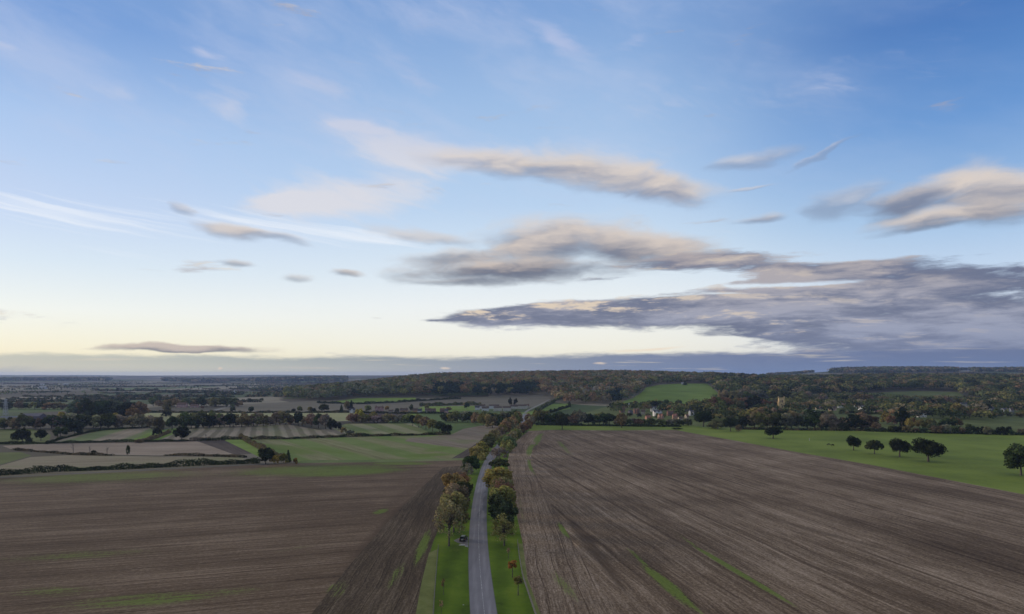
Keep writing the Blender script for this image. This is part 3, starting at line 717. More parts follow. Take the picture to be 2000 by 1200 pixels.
def tree(px, py, hp, wp, kind, tone, label, group, sink=0.0, dk=1.0):
    """a tree standing where its foot shows in the photograph; hp, wp: its height and width there"""
    x, y = gp(px, py)
    h = hp / F * y; w = wp / F * y
    lod = 0 if hp > 34 else (1 if hp > 15 else 2)
    if kind == 'oak' and hp > 20: lod = 0
    crown, trunk, whole = proto(kind, lod, random.randrange(3))
    name = {'bush': 'bush', 'cone': 'conifer_tree', 'sapling': 'sapling', 'whip': 'sapling', 'oak': 'oak_tree'}.get(kind, 'tree')
    z = hz(x, y) - sink * h
    rz = random.uniform(0, 2 * math.pi)
    sx = w / (2 * SHAPE[kind][0] * 1.12)
    c3 = [min(1, c * dk * random.uniform(.88, 1.14)) for c in TONE[tone]] + [1]
    cat = {'bush': 'bush', 'sapling': 'sapling'}.get(name, 'tree')
    if hp >= 19 or kind in ('sapling', 'whip'):
        o = link(name, None, loc=(x, y, z))
        c = link('crown', crown, o); c.color = c3
        link('trunk', trunk, o)
    else:
        o = link(name, whole, loc=(x, y, z)); o.color = c3
    o.scale = (sx, sx, h); o.rotation_euler = (0, 0, rz)
    assert label not in USED, label
    USED[label] = 1
    return tag(o, label, cat, group)
def widen(items): return [(a, b, c, d * (1.12 if b > 1000 else 1.3 if b > 912 else 1.45), k, t_) for (a, b, c, d, k, t_) in items]
BRIGHT = {'grey brown': 1.4, 'brown': 1.35, 'mauve brown': 1.4, 'khaki': 1.2, 'olive': 1.2, 'dull green': 1.2, 'golden': 1.2}
def row(items, where, group):
    """items: (px, py, h, w, kind, tone) counted away from the landmark in «where»"""
    for i, (px, py, hp, wp, kind, tone) in enumerate(items):
        noun = {'bush': 'bush', 'sapling': 'sapling'}.get(kind, 'tree')
        adj = WORD_[kind] if kind != 'bush' else 'low'
        tree(px, py, hp, wp, kind, tone, '%s %s %s, %s %s' % (tone, adj, noun, ORD[i], where), group, dk=BRIGHT.get(tone, 1.0) * ((.85 if tone in ('khaki', 'mauve brown') else 1.2) if 'avenue' in group else 1.0) if px < 1050 else 1.0)
def belt(path, n, hp, kinds, tones, where, group, jy=1.6, aspect=(.95, 1.35)):
    p = np.array(path, float); s = np.r_[0, np.cumsum(np.hypot(*np.diff(p, axis=0).T))]
    its = []
    for i in range(n):
        t = s[-1] * (i + .5 + random.uniform(-.3, .3)) / n
        x, y = np.interp(t, s, p[:, 0]), np.interp(t, s, p[:, 1]) + random.uniform(-jy, jy * .3)
        h = random.uniform(*hp) * 1.12; k = random.choice(kinds)
        w = h * random.uniform(*aspect) * {'oak': 1.4, 'bush': 1.45, 'full': 1.2, 'cone': .55, 'tall': .72, 'column': .34}.get(k, 1.0)
        its.append((x, y, h, w, k, random.choice(tones)))
    row(its, where, group)

# --- the avenue: both rows counted from the parked car outwards
row(widen([(877, 1067, 92, 56, 'sparse', 'khaki'), (886, 1040, 78, 52, 'round', 'golden'), (889, 1012, 66, 50, 'round', 'brown'), (895, 990, 48, 48, 'round', 'dark green'),
     (888, 972, 48, 40, 'round', 'golden'), (901, 962, 40, 34, 'sparse', 'russet'), (914, 934, 30, 20, 'sparse', 'mauve brown'), (920, 926, 36, 34, 'round', 'dark green'), (934, 907, 36, 26, 'round', 'golden'), (942, 898, 34, 24, 'round', 'golden'),
     (952, 882, 29, 21, 'round', 'dull green'), (959, 874, 27, 20, 'round', 'olive'), (966, 867, 25, 18, 'round', 'olive'), (974, 860, 26, 18, 'sparse', 'mauve brown'), (981, 854, 24, 17, 'round', 'olive'),
     (988, 849, 26, 17, 'round', 'khaki'), (995, 844, 27, 17, 'tall', 'khaki'), (1001, 839, 26, 17, 'sparse', 'brown'), (1007, 834, 28, 15, 'tall', 'olive'), (1012, 829, 26, 15, 'tall', 'khaki')]),
    'from the dark car in its avenue row', 'avenue trees on the car side of the road')
row(widen([(985, 1066, 56, 50, 'sparse', 'olive'), (982, 1042, 74, 60, 'round', 'dark green'), (981, 1016, 66, 50, 'round', 'golden'), (983, 996, 56, 44, 'sparse', 'russet'), (982, 984, 52, 40, 'round', 'olive'), (972, 966, 52, 46, 'round', 'golden'),
     (985, 958, 36, 26, 'round', 'olive'), (975, 918, 24, 29, 'round', 'dark green'), (976, 905, 34, 27, 'sparse', 'mauve brown'), (990, 893, 30, 20, 'round', 'olive'), (983, 882, 30, 18, 'round', 'olive'), (992, 884, 34, 22, 'round', 'dull green'),
     (1001, 872, 33, 18, 'sparse', 'khaki'), (1007, 865, 30, 15, 'round', 'olive'), (1012, 858, 26, 13, 'tall', 'khaki'), (1017, 853, 25, 15, 'round', 'russet'), (1023, 849, 25, 14, 'round', 'russet'), (1028, 845, 24, 13, 'round', 'russet'),
     (1033, 841, 23, 13, 'round', 'russet'), (1037, 837, 22, 12, 'round', 'mauve brown'), (1039, 832, 22, 13, 'tall', 'olive'), (1033, 829, 22, 12, 'tall', 'brown')]),
    'from the orange sapling in its avenue row', 'avenue trees on the side of the big field')
sap = 'saplings planted on the avenue verge'
for px, py, hp, wp, tn, lab in [(1001, 1128, 34, 22, 'orange', 'bright orange young tree on the verge beside the fence, upper of two'),
                                (1012, 1163, 40, 24, 'golden', 'amber thin young tree on the verge beside the fence, lower of two'),
                                (993, 1092, 24, 8, 'khaki', 'bare thin sapling between the big avenue tree and the orange one'),
                                (866, 1162, 34, 8, 'russet', 'almost bare sapling on the verge opposite the amber young tree'),
                                (862, 1204, 34, 8, 'khaki', 'bare sapling at the lower picture edge beside the wooden fence')]:
    tree(px, py, hp, wp, 'whip' if wp < 10 else 'sapling', tn, lab, sap)

# --- the park oaks on the pasture
for px, py, hp, wp, k, tn, lab in [(1510, 857, 24, 38, 'oak', 'blackish green', 'dark spreading oak standing alone near the middle of the pasture'),
        (1646, 842, 17, 25, 'oak', 'blackish green', 'small dark oak at the back edge of the pasture before the hedge'),
        (1667, 880, 28, 33, 'oak', 'blackish green', 'lopsided dark oak, first and smallest crown of the row of four'),
        (1708, 887, 29, 31, 'round', 'dark green', 'upright round oak, second in the row of four on the pasture'),
        (1757, 893, 36, 48, 'oak', 'blackish green', 'dark oak with wide flat crown, third in the row of four'),
        (1813, 902, 44, 67, 'oak', 'blackish green', 'biggest dome shaped oak, last of the row of four on the pasture'),
        (1994, 929, 61, 62, 'round', 'dark green', 'large brownish oak cut by the picture edge on the pasture'),
        (1098, 839, 27, 31, 'oak', 'blackish green', 'black round oak on the grass beyond the big brown field'),
        (1214, 836, 26, 25, 'round', 'brown', 'brown egg shaped tree on the grass beyond the big field'),
        (1374, 834, 31, 38, 'oak', 'blackish green', 'huge dark cedar like tree at the corner of the pasture'),
        (1402, 838, 18, 48, 'bush', 'dull green', 'long low thicket under the dark trees at the pasture corner'),
        (1427, 843, 28, 28, 'oak', 'blackish green', 'dark tree with clear trunk in front of the pasture corner thicket'),
        (1443, 844, 14, 15, 'bush', 'brown', 'small brown bush outermost of the pasture corner clump'),
        (1322, 838.5, 3, 26, 'bush', 'dark green', 'low dark scrub patch on the grass at the field corner')]:
    tree(px, py, hp, wp, k, tn, lab, 'trees standing on the pasture')

# --- single trees among the fields on the other side
for px, py, hp, wp, k, tn, lab in [(44, 865, 29, 44, 'bush', 'blackish green', 'big dark round tree, larger of the two in the dark meadow'),
        (80, 861, 21, 23, 'round', 'blackish green', 'small dark round tree, smaller of the two in the dark meadow'),
        (118, 853, 20, 36, 'bush', 'dark green', 'dark brownish wide tree at the corner of the green striped stubble'),
        (146, 849, 26, 40, 'bush', 'blackish green', 'black green tree just behind the corner of the green striped stubble'),
        (309, 848, 38, 25, 'tall', 'brown', 'rusty brown tall tree between the two striped stubble fields'),
        (305, 851, 16, 22, 'bush', 'blackish green', 'dark bush at the foot of the rusty tall tree'),
        (336, 840, 26, 28, 'round', 'dark green', 'dark olive tree just behind the rusty tall tree'),
        (355, 862, 28, 33, 'round', 'blackish green', 'dark ragged round tree on the edge of the buff stubble'),
        (326, 812, 30, 18, 'tall', 'brown', 'dark brown tall tree in the pale stubble field'),
        (326, 815, 11, 20, 'bush', 'blackish green', 'black bush below the dark brown tree in the pale stubble'),
        (519, 907, 29, 33, 'round', 'blackish green', 'dark holly like tree ending the long clipped hedge'),
        (537, 906, 17, 24, 'bush', 'yellow', 'yellow bush beside the dark tree at the hedge end'),
        (554, 905, 20, 28, 'bush', 'olive', 'olive bush behind the yellow one at the hedge end'),
        (563, 903, 24, 13, 'cone', 'dark green', 'thin dark pointed tree in the clump at the hedge end'),
        (577, 906, 12, 14, 'bush', 'orange', 'small orange bush at the tip of the clipped hedge'),
        (250, 890, 22, 10, 'bush', 'dark green', 'narrow dark bush beside the bare saplings on the buff stubble'),
        (183, 889, 10, 13, 'bush', 'blackish green', 'low dark bush among the bare saplings on the buff stubble')]:
    tree(px, py, hp, wp, k, tn, lab, 'trees scattered between the stubble fields')
def bare(px, py, hp, lab):
    x, y = gp(px, py); h = hp / F * y; r = np.random.default_rng(int(px))
    ps = [tube([(0, 0, -.1), (.02 * h, 0, h * .45), (.1 * h * r.uniform(-1, 1), 0, h)], [.16, .11, .03], 5)]
    for j in range(7):
        z = h * r.uniform(.25, .8); t = r.uniform(0, 6.3)
        ps.append(tube([(0, 0, z), (h * .12 * math.cos(t), h * .12 * math.sin(t), z + h * .12), (h * .24 * math.cos(t), h * .2 * math.sin(t), z + h * r.uniform(.2, .4))], [.08, .06, .02], 4))
    v, f = join(ps)
    o = link('bare_sapling', make_mesh('bare_sapling', v, f, [BARK], True), loc=(x, y, hz(x, y)))
    tag(o, lab, 'sapling', 'bare saplings on the buff stubble')
bare(143, 886, 22, 'tallest bare forked sapling on the buff stubble edge')
bare(175, 888, 17, 'bare sapling beside the low dark bush on the buff stubble')
bare(209, 888, 16, 'bare twiggy sapling next before the narrow dark bush')
bare(402, 858, 10, 'bare little sapling in the ruled stubble field')

# --- belts of trees and bushes
MIXB = ['grey brown', 'brown', 'dull green', 'dark green', 'grey brown', 'olive', 'mauve brown']
DARKB = ['dark green', 'blackish green', 'dull green', 'dark green', 'olive', 'grey green']
HEDG = ['full', 'full', 'round', 'bush', 'full']
belt([(296, 837), (150, 838), (-50, 840)], 22, (17, 27), HEDG, MIXB, 'from the rusty tree in the dark meadow belt', 'belt of bushes behind the dark meadow')
belt([(277, 817), (210, 816), (140, 817)], 11, (25, 36), ['full', 'full', 'round'], ['dark green', 'blackish green', 'brown', 'dark green', 'grey green'], 'from the pale stubble in the dark copse', 'dark copse beyond the belt')
for px, py, hp, tn, lab in [(258, 819, 24, 'golden', 'golden tree in front of the dark copse'), (226, 820, 14, 'yellow', 'small yellow bush in front of the dark copse'), (120, 818, 14, 'yellow', 'yellow green bush by the barns'), (44, 832, 17, 'golden', 'golden bush behind the big dark meadow tree'), (60, 822, 10, 'brown', 'brown bush in front of the second barn')]:
    tree(px, py, hp, hp * .95, 'round', tn, lab, 'bright trees by the dark copse')
belt([(462, 834), (350, 837)], 11, (20, 30), HEDG, DARKB + ['grey brown', 'grey brown'], 'in the belt behind the ruled stubble', 'belt behind the ruled stubble field')
belt([(575, 830), (466, 834)], 10, (16, 24), HEDG, ['grey brown', 'brown', 'mauve brown', 'olive', 'dark green'], 'from the dark clump in the brown ruled stubble belt', 'brown belt behind the ruled stubble field')
row([(583, 832, 24, 20, 'round', 'blackish green'), (596, 833, 20, 22, 'bush', 'brown'), (608, 835, 25, 22, 'round', 'mauve brown'), (622, 837, 28, 26, 'round', 'dark green'), (636, 838, 28, 28, 'round', 'grey brown'), (648, 840, 22, 24, 'bush', 'blackish green'),
     (661, 840, 15, 20, 'bush', 'blackish green'), (671, 846, 12, 14, 'bush', 'golden'), (684, 849, 9, 22, 'bush', 'grey green'), (700, 852, 7, 24, 'bush', 'dull green')], 'downhill in the clump between striped fields', 'dark clump between the striped stubble fields')
belt([(802, 826), (685, 827)], 14, (12, 17), HEDG, ['grey brown', 'brown', 'mauve brown', 'olive', 'khaki'], 'from the diagonal clump in the cottage belt', 'belt below the brick cottages')
for px, hp, lab in [(702, 24, 'bright yellow crown in the belt below the cottages'), (730, 22, 'second yellow crown beside the bright one below the cottages')]: tree(px, 825, hp, 18, 'round', 'yellow', lab, 'yellow crowns below the cottages')
row([(806, 832, 20, 17, 'round', 'blackish green'), (818, 835, 24, 22, 'round', 'olive'), (832, 839, 27, 24, 'round', 'brown'), (845, 843, 26, 22, 'round', 'olive'), (858, 846, 25, 22, 'round', 'dark green'), (873, 849, 20, 26, 'oak', 'blackish green')],
    'downhill in the diagonal clump below the cottages', 'diagonal clump below the brick cottages')
belt([(1016, 824), (940, 826), (866, 825)], 15, (15, 20), ['full', 'full', 'tall', 'full'], ['dark green', 'dull green', 'grey green', 'olive', 'dark green', 'grey brown'], 'from the avenue in the belt before the white terraces', 'belt before the white terraces')
row([(962, 836, 26, 36, 'full', 'brown'), (944, 832, 24, 26, 'full', 'olive'), (976, 836, 18, 16, 'round', 'dark green'), (928, 829, 21, 22, 'full', 'khaki')], 'in the belt bulge before the white terraces', 'bulge of the belt before the white terraces')
row([(686, 805, 23, 11, 'cone', 'blackish green'), (678, 805, 21, 13, 'round', 'brown'), (667, 806, 15, 9, 'cone', 'dark green'), (633, 806, 18, 19, 'round', 'dark green'), (613, 806, 9, 10, 'round', 'blackish green'), (606, 806, 12, 11, 'round', 'olive'), (585, 805, 12, 11, 'round', 'olive'),
     (573, 806, 8, 9, 'round', 'blackish green'), (490, 806, 12, 12, 'round', 'dark green'), (455, 806, 12, 12, 'round', 'dark green')], 'from the timbered house along the roadside hedge', 'round trees along the thin roadside hedge')
row([(996, 793, 15, 9, 'tall', 'blackish green'), (1007, 793, 15, 9, 'tall', 'blackish green')], 'of two dark twins rising behind the white terraces', 'dark twins behind the white terraces')
row([(719, 806, 15, 13, 'round', 'olive'), (756, 802, 9, 9, 'round', 'orange'), (776, 806, 8, 10, 'bush', 'dark green'), (803, 804, 13, 9, 'tall', 'dark green'), (834, 799, 9, 9, 'round', 'brown'), (876, 803, 8, 14, 'bush', 'brown'), (858, 793, 8, 12, 'bush', 'dull green'), (912, 799, 13, 12, 'round', 'dark green'), (908, 797, 12, 8, 'round', 'khaki')],
    'from the timbered house in the cottage gardens', 'garden trees of the cottages')
belt([(470, 795), (380, 795), (290, 795)], 15, (11, 18), ['full', 'bush', 'full'], ['dark green', 'dull green', 'brown', 'dark green', 'olive'], 'from the pale lane in the far farm belt', 'belt around the far farm')
row([(402, 779, 7, 7, 'round', 'dark green'), (416, 777, 9, 10, 'round', 'dark green'), (395, 799, 6, 7, 'round', 'brown')], 'dot on the buff ground beyond the far farm', 'lone trees beyond the far farm')
belt([(134, 801), (60, 800), (-30, 800)], 11, (10, 15), ['full', 'bush'], ['dark green', 'brown', 'olive', 'dark green'], 'from the dark copse in the belt behind the barns', 'belt behind the barns')
# village side
VILL = ['dark green', 'dull green', 'grey brown', 'brown', 'grey green', 'olive', 'blackish green']
belt([(1046, 828), (1120, 830), (1198, 831)], 14, (17, 24), HEDG, DARKB + ['grey brown', 'brown'], 'from the avenue in the belt behind the black round oak', 'belt at the back of the pasture')
belt([(1204, 831), (1270, 831), (1350, 832)], 15, (10, 13.5), HEDG, ['grey brown', 'brown', 'mauve brown', 'dull green', 'olive'], 'from the brown egg tree in the low village belt', 'low belt below the village roofs')
belt([(1450, 836), (1560, 838), (1700, 840)], 19, (20, 31), ['full', 'full', 'tall', 'full'], ['olive', 'grey brown', 'brown', 'dark green', 'khaki', 'grey green', 'blackish green'], 'from the corner clump in the lone oak belt', 'belt behind the lone spreading oak')
belt([(1700, 843), (1850, 847), (2015, 851)], 20, (8, 17), ['bush', 'full', 'bush'], ['dark green', 'blackish green', 'brown', 'dull green', 'grey brown'], 'from the small oak in the low pasture belt', 'low belt behind the row of four oaks')
belt([(1190, 802), (1300, 797), (1372, 803)], 14, (8, 13), ['full', 'tall', 'full'], VILL, 'from the avenue among the lower village roofs', 'trees among the lower village roofs')
belt([(1365, 806), (1450, 803), (1512, 804)], 14, (17, 26), ['full', 'tall', 'full', 'bush'], VILL + ['russet', 'golden'], 'towards the church tower in the upper gardens', 'garden trees before the church tower')
belt([(1450, 822), (1540, 822), (1575, 824)], 9, (16, 24), ['full', 'bush'], ['olive', 'khaki', 'dark green', 'grey brown', 'golden'], 'below the church tower from its darker side', 'trees below the church tower')
belt([(1372, 790), (1310, 791), (1222, 792)], 8, (6, 9), ['bush'], ['dark green', 'dull green', 'brown'], 'along the foot of the hill pasture', 'bushes along the foot of the hill pasture')
belt([(1410, 787), (1500, 785), (1600, 790)], 17, (15, 22), ['full', 'bush', 'full', 'tall'], VILL, 'past the tower in the slope belt', 'slope belt above the church')
belt([(1605, 794), (1660, 790), (1700, 792)], 8, (13, 22), ['full', 'bush'], ['grey brown', 'grey green', 'dark green', 'brown'], 'behind the white cottages from the church', 'trees behind the white cottages')
belt([(1725, 800), (1800, 798), (1880, 796)], 13, (14, 22), ['full', 'bush', 'tall'], VILL, 'behind the white villa from the orange tree', 'trees behind the white villa')
belt([(1722, 826), (1800, 838), (1880, 834)], 10, (14, 20), ['full', 'tall', 'full'], ['dark green', 'olive', 'brown', 'blackish green', 'golden'], 'below the white villa from the orange tree', 'trees below the white villa')
belt([(1885, 811), (1940, 815), (2015, 816)], 12, (7, 12), ['full', 'bush', 'tall'], VILL, 'beyond the villa among the pink houses', 'trees among the pink houses')
for px, py, hp, wp, k, tn, lab in [(1506, 809, 21, 24, 'full', 'grey green', 'grey green full tree hiding the foot of the church'), (1405, 792, 30, 6, 'column', 'khaki', 'slender pale poplar at the corner of the hill pasture'), (1376, 796, 18, 7, 'cone', 'dark green', 'dark pointed conifer below the hill pasture'), (1431, 793, 20, 17, 'cone', 'blackish green', 'broad black conifer above the village gardens'),
        (1299, 800, 10, 22, 'bush', 'blackish green', 'flat black evergreen on the bright paddock behind the roofs'), (1242, 793, 10, 12, 'round', 'russet', 'round rusty tree by the white gable below the hill pasture'),
        (1582, 808, 18, 11, 'cone', 'blackish green', 'dark conifer between the church tower and white cottages'), (1672, 790, 22, 18, 'cone', 'blackish green', 'tall black conifer rising above the white cottages'), (1712, 799, 17, 20, 'round', 'orange', 'bright orange dome tree beside the white cottages'),
        (1750, 782, 9, 9, 'round', 'golden', 'small golden tree on the slope above the orange dome'), (1555, 786, 18, 20, 'round', 'yellow', 'yellow green tree on the slope beside the church tower'), (1384, 815, 24, 20, 'round', 'golden', 'golden crown above the dark cedar like tree'),
        (1762, 838, 40, 34, 'full', 'blackish green', 'great dark tree in front of the white villa'), (1776, 843, 24, 16, 'round', 'golden', 'golden pointed tree at the hedge below the white villa'), (1868, 818, 34, 26, 'round', 'golden', 'sloping amber tree between the villa and pink houses'),
        (1965, 752, 18, 16, 'round', 'dark green', 'dark lollipop tree standing on the ridge skyline'), (1665, 758, 14, 16, 'round', 'brown', 'brown round crown on the ridge above the white cottages'), (1338, 752, 8, 9, 'cone', 'dark green', 'small dark spruce beside the pale hut on the hill'), (1925, 806, 20, 22, 'round', 'blackish green', 'black tree under the gabled pink house')]:
    tree(px, py, hp, wp, k, tn, lab, 'landmark trees of the village')

belt([(1206, 815), (1320, 817), (1436, 822)], 13, (5.5, 9), ['full', 'bush', 'tall'], VILL, 'from the avenue among the front village gardens', 'garden trees at the village front')
belt([(1572, 811), (1650, 810), (1756, 812)], 12, (5.5, 9), ['full', 'bush'], VILL, 'from the church in the front gardens of the white cottages', 'front garden trees of the white cottages')
# --- hedges
def hedge(path, h, w, tones, label, group=None, seg=1.0, size=.55, gaps=0.0, name='hedge'):
    p = np.array([gp(*c) for c in path]); s = np.r_[0, np.cumsum(np.hypot(*np.diff(p, axis=0).T))]
    L = s[-1]; r = np.random.default_rng(int(abs(path[0][0]) * 7 + path[0][1]) + len(path))
    dens = int(min(max(L * (2 * h + w) / (size * size * .42), 60), 16000))
    t = r.uniform(0, L, dens)
    hh = h * (1 + .22 * np.sin(t / 5.3 + 1) + .2 * np.sin(t / 13.1) + .16 * np.sin(t / 2.1)) 
    if gaps:
        k = (np.sin(t / 9.7) + np.sin(t / 23.0 + 2) + r.uniform(-.4, .4, dens)) > (1.2 - 3 * gaps); t, hh = t[~k], hh[~k]
    n = len(t)
    a = r.uniform(0, math.pi, n); rad = np.sqrt(r.uniform(.35, 1.1, n))
    off = np.cos(a) * rad * w / 2; z = np.sin(a) * rad * hh
    x, y = np.interp(t, s, p[:, 0]), np.interp(t, s, p[:, 1])
    k = np.clip(np.searchsorted(s, t) - 1, 0, len(p) - 2)
    d = np.diff(p, axis=0)[k]; d /= np.linalg.norm(d, axis=1)[:, None]
    x, y = x - d[:, 1] * off, y + d[:, 0] * off
    o = p.mean(0); oz = hz(*o)
    c = np.c_[x - o[0], y - o[1], height(x, y) - oz + z]
    nrm = np.c_[-d[:, 1] * np.cos(a), d[:, 0] * np.cos(a), np.sin(a)] + r.normal(0, .5, (n, 3))
    v, f = quads(c, nrm, np.full(n, size), r)
    cl = np.array([TONE[q] for q in tones])[(np.floor(t / 6.0).astype(int) * 7 + r.integers(0, 2, n)) % len(tones)] * r.uniform(.7, 1.3, (n, 1))
    ob = link(name, make_mesh(name, v, f, [LEAF], False, tint=cl), loc=(o[0], o[1], oz))
    return tag(ob, label, 'hedge', group)
hedge([(-60, 938), (0, 929), (120, 921), (240, 917), (380, 910), (508, 905)], 2.7, 2.6, ['blackish green', 'dark green', 'dark green'], 'long clipped dark hedge bordering the wide brown field')
hedge([(-40, 879), (20, 879), (90, 884), (150, 889), (250, 891), (360, 890), (480, 894)], 1.3, 2.6, ['brown', 'grey brown', 'blackish green'], 'low broken scrub line beneath the bare saplings', gaps=.25)
hedge([(-60, 868), (90, 867), (170, 865), (250, 864), (330, 863), (440, 860)], 1.7, 1.8, ['blackish green', 'dark green'], 'thin dark hedge between the striped and buff stubble')
hedge([(432, 859), (560, 858), (700, 853), (800, 851), (880, 849)], 2.1, 2.2, ['blackish green', 'dark green', 'brown'], 'straight dark hedge between the ruled stubble and green rows')
hedge([(470, 855), (490, 866), (520, 882), (552, 897)], 2.6, 4.0, ['brown', 'grey brown', 'olive'], 'brown scrub hedge running down to the yellow bush')
hedge([(268, 866), (300, 857), (330, 845)], 2.0, 5.0, ['grey brown', 'brown'], 'pale scrub strip below the rusty tall tree')
hedge([(370, 862), (395, 861), (412, 860)], 2.2, 3.0, ['mauve brown', 'grey brown'], 'mauve bramble patch beside the ragged round tree')
hedge([(90, 868), (120, 858), (160, 848), (200, 841), (290, 835)], 1.6, 2.0, ['blackish green', 'dark green'], 'dark hedge edging the green striped stubble')
hedge([(278, 827), (300, 827), (350, 826)], 1.6, 2.2, ['dark green'], 'short dark hedge behind the rusty tall tree')
hedge([(270, 806), (400, 806.5), (560, 807), (692, 806.5)], 2.6, 2.5, ['blackish green', 'dark green', 'brown'], 'thin roadside hedge behind the pale stubble field', size=.9)
hedge([(692, 807), (790, 808.5), (890, 808)], 2.4, 2.5, ['blackish green', 'dark green'], 'dark garden hedge in front of the brick cottages', size=.9)
hedge([(620, 788), (700, 790), (815, 784), (900, 779)], 3.5, 4, ['dark green', 'blackish green'], 'dark hedge under the narrow meadow by the hill wood', size=1.4)
hedge([(820, 794), (900, 791), (940, 792)], 4.5, 5, ['dull green', 'dark green', 'olive'], 'bushy hedge behind the cottages paddock', size=1.4)
hedge([(1046, 806), (1068, 793), (1085, 783), (1100, 778)], 4.0, 5, ['dull green', 'dark green', 'grey green'], 'hedge climbing beside the pale lane to the wood', size=1.4)
hedge([(1112, 789), (1112, 795), (1070, 808), (1046, 809)], 3.0, 4, ['blackish green', 'dark green'], 'dark hedge round the paddock beside the pale lane', size=1.4)
hedge([(1190, 793), (1300, 793.5), (1370, 791.5)], 3.2, 3, ['dark green', 'blackish green'], 'dark hedge along the foot of the hill pasture', size=1.4)
hedge([(1560, 827), (1618, 822), (1612, 808)], 3.5, 5, ['dark green', 'grey brown'], 'hedge parting the small green meadow below the church', size=1.2)
hedge([(1640, 806), (1700, 809), (1730, 808)], 3.0, 4, ['blackish green', 'dark green'], 'clipped garden hedge below the white cottages', size=1.2)
hedge([(1690, 843), (1800, 846), (2020, 851), (2200, 856)], 2.4, 3, ['blackish green', 'dark green'], 'low dark hedge along the back of the oak pasture', size=.9)
hedge([(1440, 839), (1560, 841), (1700, 842)], 2.2, 3, ['blackish green', 'dark green', 'brown'], 'undergrowth hedge behind the lone spreading oak', size=.9)
hedge([(1046, 831), (1200, 833), (1330, 834)], 2.2, 3, ['blackish green', 'dark green'], 'undergrowth hedge behind the black round oak', size=.9)
vale = 'thin hedges far out in the vale'
rv = random.Random(3)
for i in range(46):
    px = rv.uniform(-60, 640); py = rv.choice([749, 751, 754, 757, 760, 764, 768, 772, 776, 781, 786, 791]) + rv.uniform(-1, 1)
    if px > 450 and py > 778: py -= 20
    ln = rv.uniform(80, 260); sl = rv.uniform(-2.0, 2.0)
    hedge([(px, py), (px + ln / 2, py + sl / 2 + rv.uniform(-.6, .6)), (px + ln, py + sl)], rv.uniform(3, 6.5), 6, ['dark green', 'blackish green', 'dull green', 'brown'], 'thin dark field hedge far out in the hazy vale', vale, size=2.2 if py > 765 else 4.0, gaps=rv.choice([0, .2, .3]))
for i, (a, b, c, d) in enumerate([(1640, 741, 1740, 741.5), (1720, 743, 1850, 743), (1840, 745, 2010, 744)]):
    hedge([(a, b), (c, d)], 5, 6, ['dark green', 'blackish green'], 'far hedge line below the blue wooded ridge', 'hedges below the blue wooded ridge', size=3.5)

# --- woods that read as one mass
def woodland(name, label, xs, ys, step, ok, tones, hgt, nq, size, seed, clumpk=.004):
    """tones: function of (x, y, noise) giving colour rows"""
    r = np.random.default_rng(seed)
    gx, gy = np.meshgrid(np.arange(xs[0], xs[1], step), np.arange(ys[0], ys[1], step))
    x = gx.ravel() + r.uniform(-.5, .5, gx.size) * step; y = gy.ravel() + r.uniform(-.5, .5, gx.size) * step
    z = height(x, y)
    px = 1000 + F * x / y; py = HOR - F * (z - EYE) / y
    k = ok(px, py, x, y); x, y, z, px, py = x[k], y[k], z[k], px[k], py[k]
    n = len(x)
    if n == 0: return
    h = hgt * r.uniform(.7, 1.25, n); w = step * r.uniform(.5, .85, n)
    col_ = tones(px, py, x, y, r) * r.uniform(.8, 1.45, (n, 1))
    i = np.repeat(np.arange(n), nq); m = n * nq
    d = r.normal(size=(m, 3)); d[:, 2] = np.abs(d[:, 2]) * 1.1 - .25; d[:, 1] -= .15; d /= np.linalg.norm(d, axis=1)[:, None]
    rad = r.uniform(.72, 1.1, m)
    c = np.c_[x[i] + d[:, 0] * rad * w[i], y[i] + d[:, 1] * rad * w[i], z[i] + h[i] * .55 + d[:, 2] * rad * h[i] * .48]
    v, f = quads(c, d + r.normal(0, .35, (m, 3)), np.full(m, size), r)
    o = link(name, make_mesh(name, v, f, [LEAF], False, tint=np.clip(col_[i] * r.uniform(.8, 1.22, (m, 1)), 0, 1)))
    return tag(o, label, 'wood', kind='stuff')
def in_fields(x, y):
    k = np.zeros(len(x), bool); p = np.c_[x, y]
    for (nm, lk, _, lb), po in zip(FIELDS, polys):
        if not lb.startswith('rough grass and gardens'): k |= inside(po, p)
    return k
def pick(r, n, names, w):
    return np.array([TONE[q] for q in names])[r.choice(len(names), n, p=np.array(w) / sum(w))]
BASE_L = np.array([(540, 777), (600, 783), (640, 783), (700, 776), (815, 775), (850, 775), (900, 779), (960, 781), (1040, 775), (1076, 771), (1092, 786), (1130, 795), (1200, 792), (1250, 772), (1262, 757), (1290, 750.5), (1400, 750.5)])
def hill_tones(px, py, x, y, r):
    n = len(px)
    c = pick(r, n, ['brown', 'russet', 'olive', 'dull green', 'grey brown', 'dark green', 'grey green', 'khaki'], [4, 3.2, 3, 2.4, 2, 2, 1.5, .6])
    lw = sst(700, 960, px) * (1 - sst(1150, 1400, px))           # rust in the middle, greyer at the ends
    g_ = pick(r, n, ['dull green', 'grey green', 'olive', 'dark green', 'grey brown'], [3, 3, 2, 2, 2])
    c = np.where((r.uniform(size=n) > .25 + .75 * lw)[:, None], g_, c)
    base_ = np.interp(px, BASE_L[:, 0], BASE_L[:, 1])
    con = ((px > 840) & (px < 905) | (px > 925) & (px < 1045) | (px > 1185) & (px < 1215)) & (base_ - py < 17)      # planted conifers along the lower edge
    c = np.where((con & (r.uniform(size=n) < .86))[:, None], np.array([.018, .030, .022]), c)
    return c
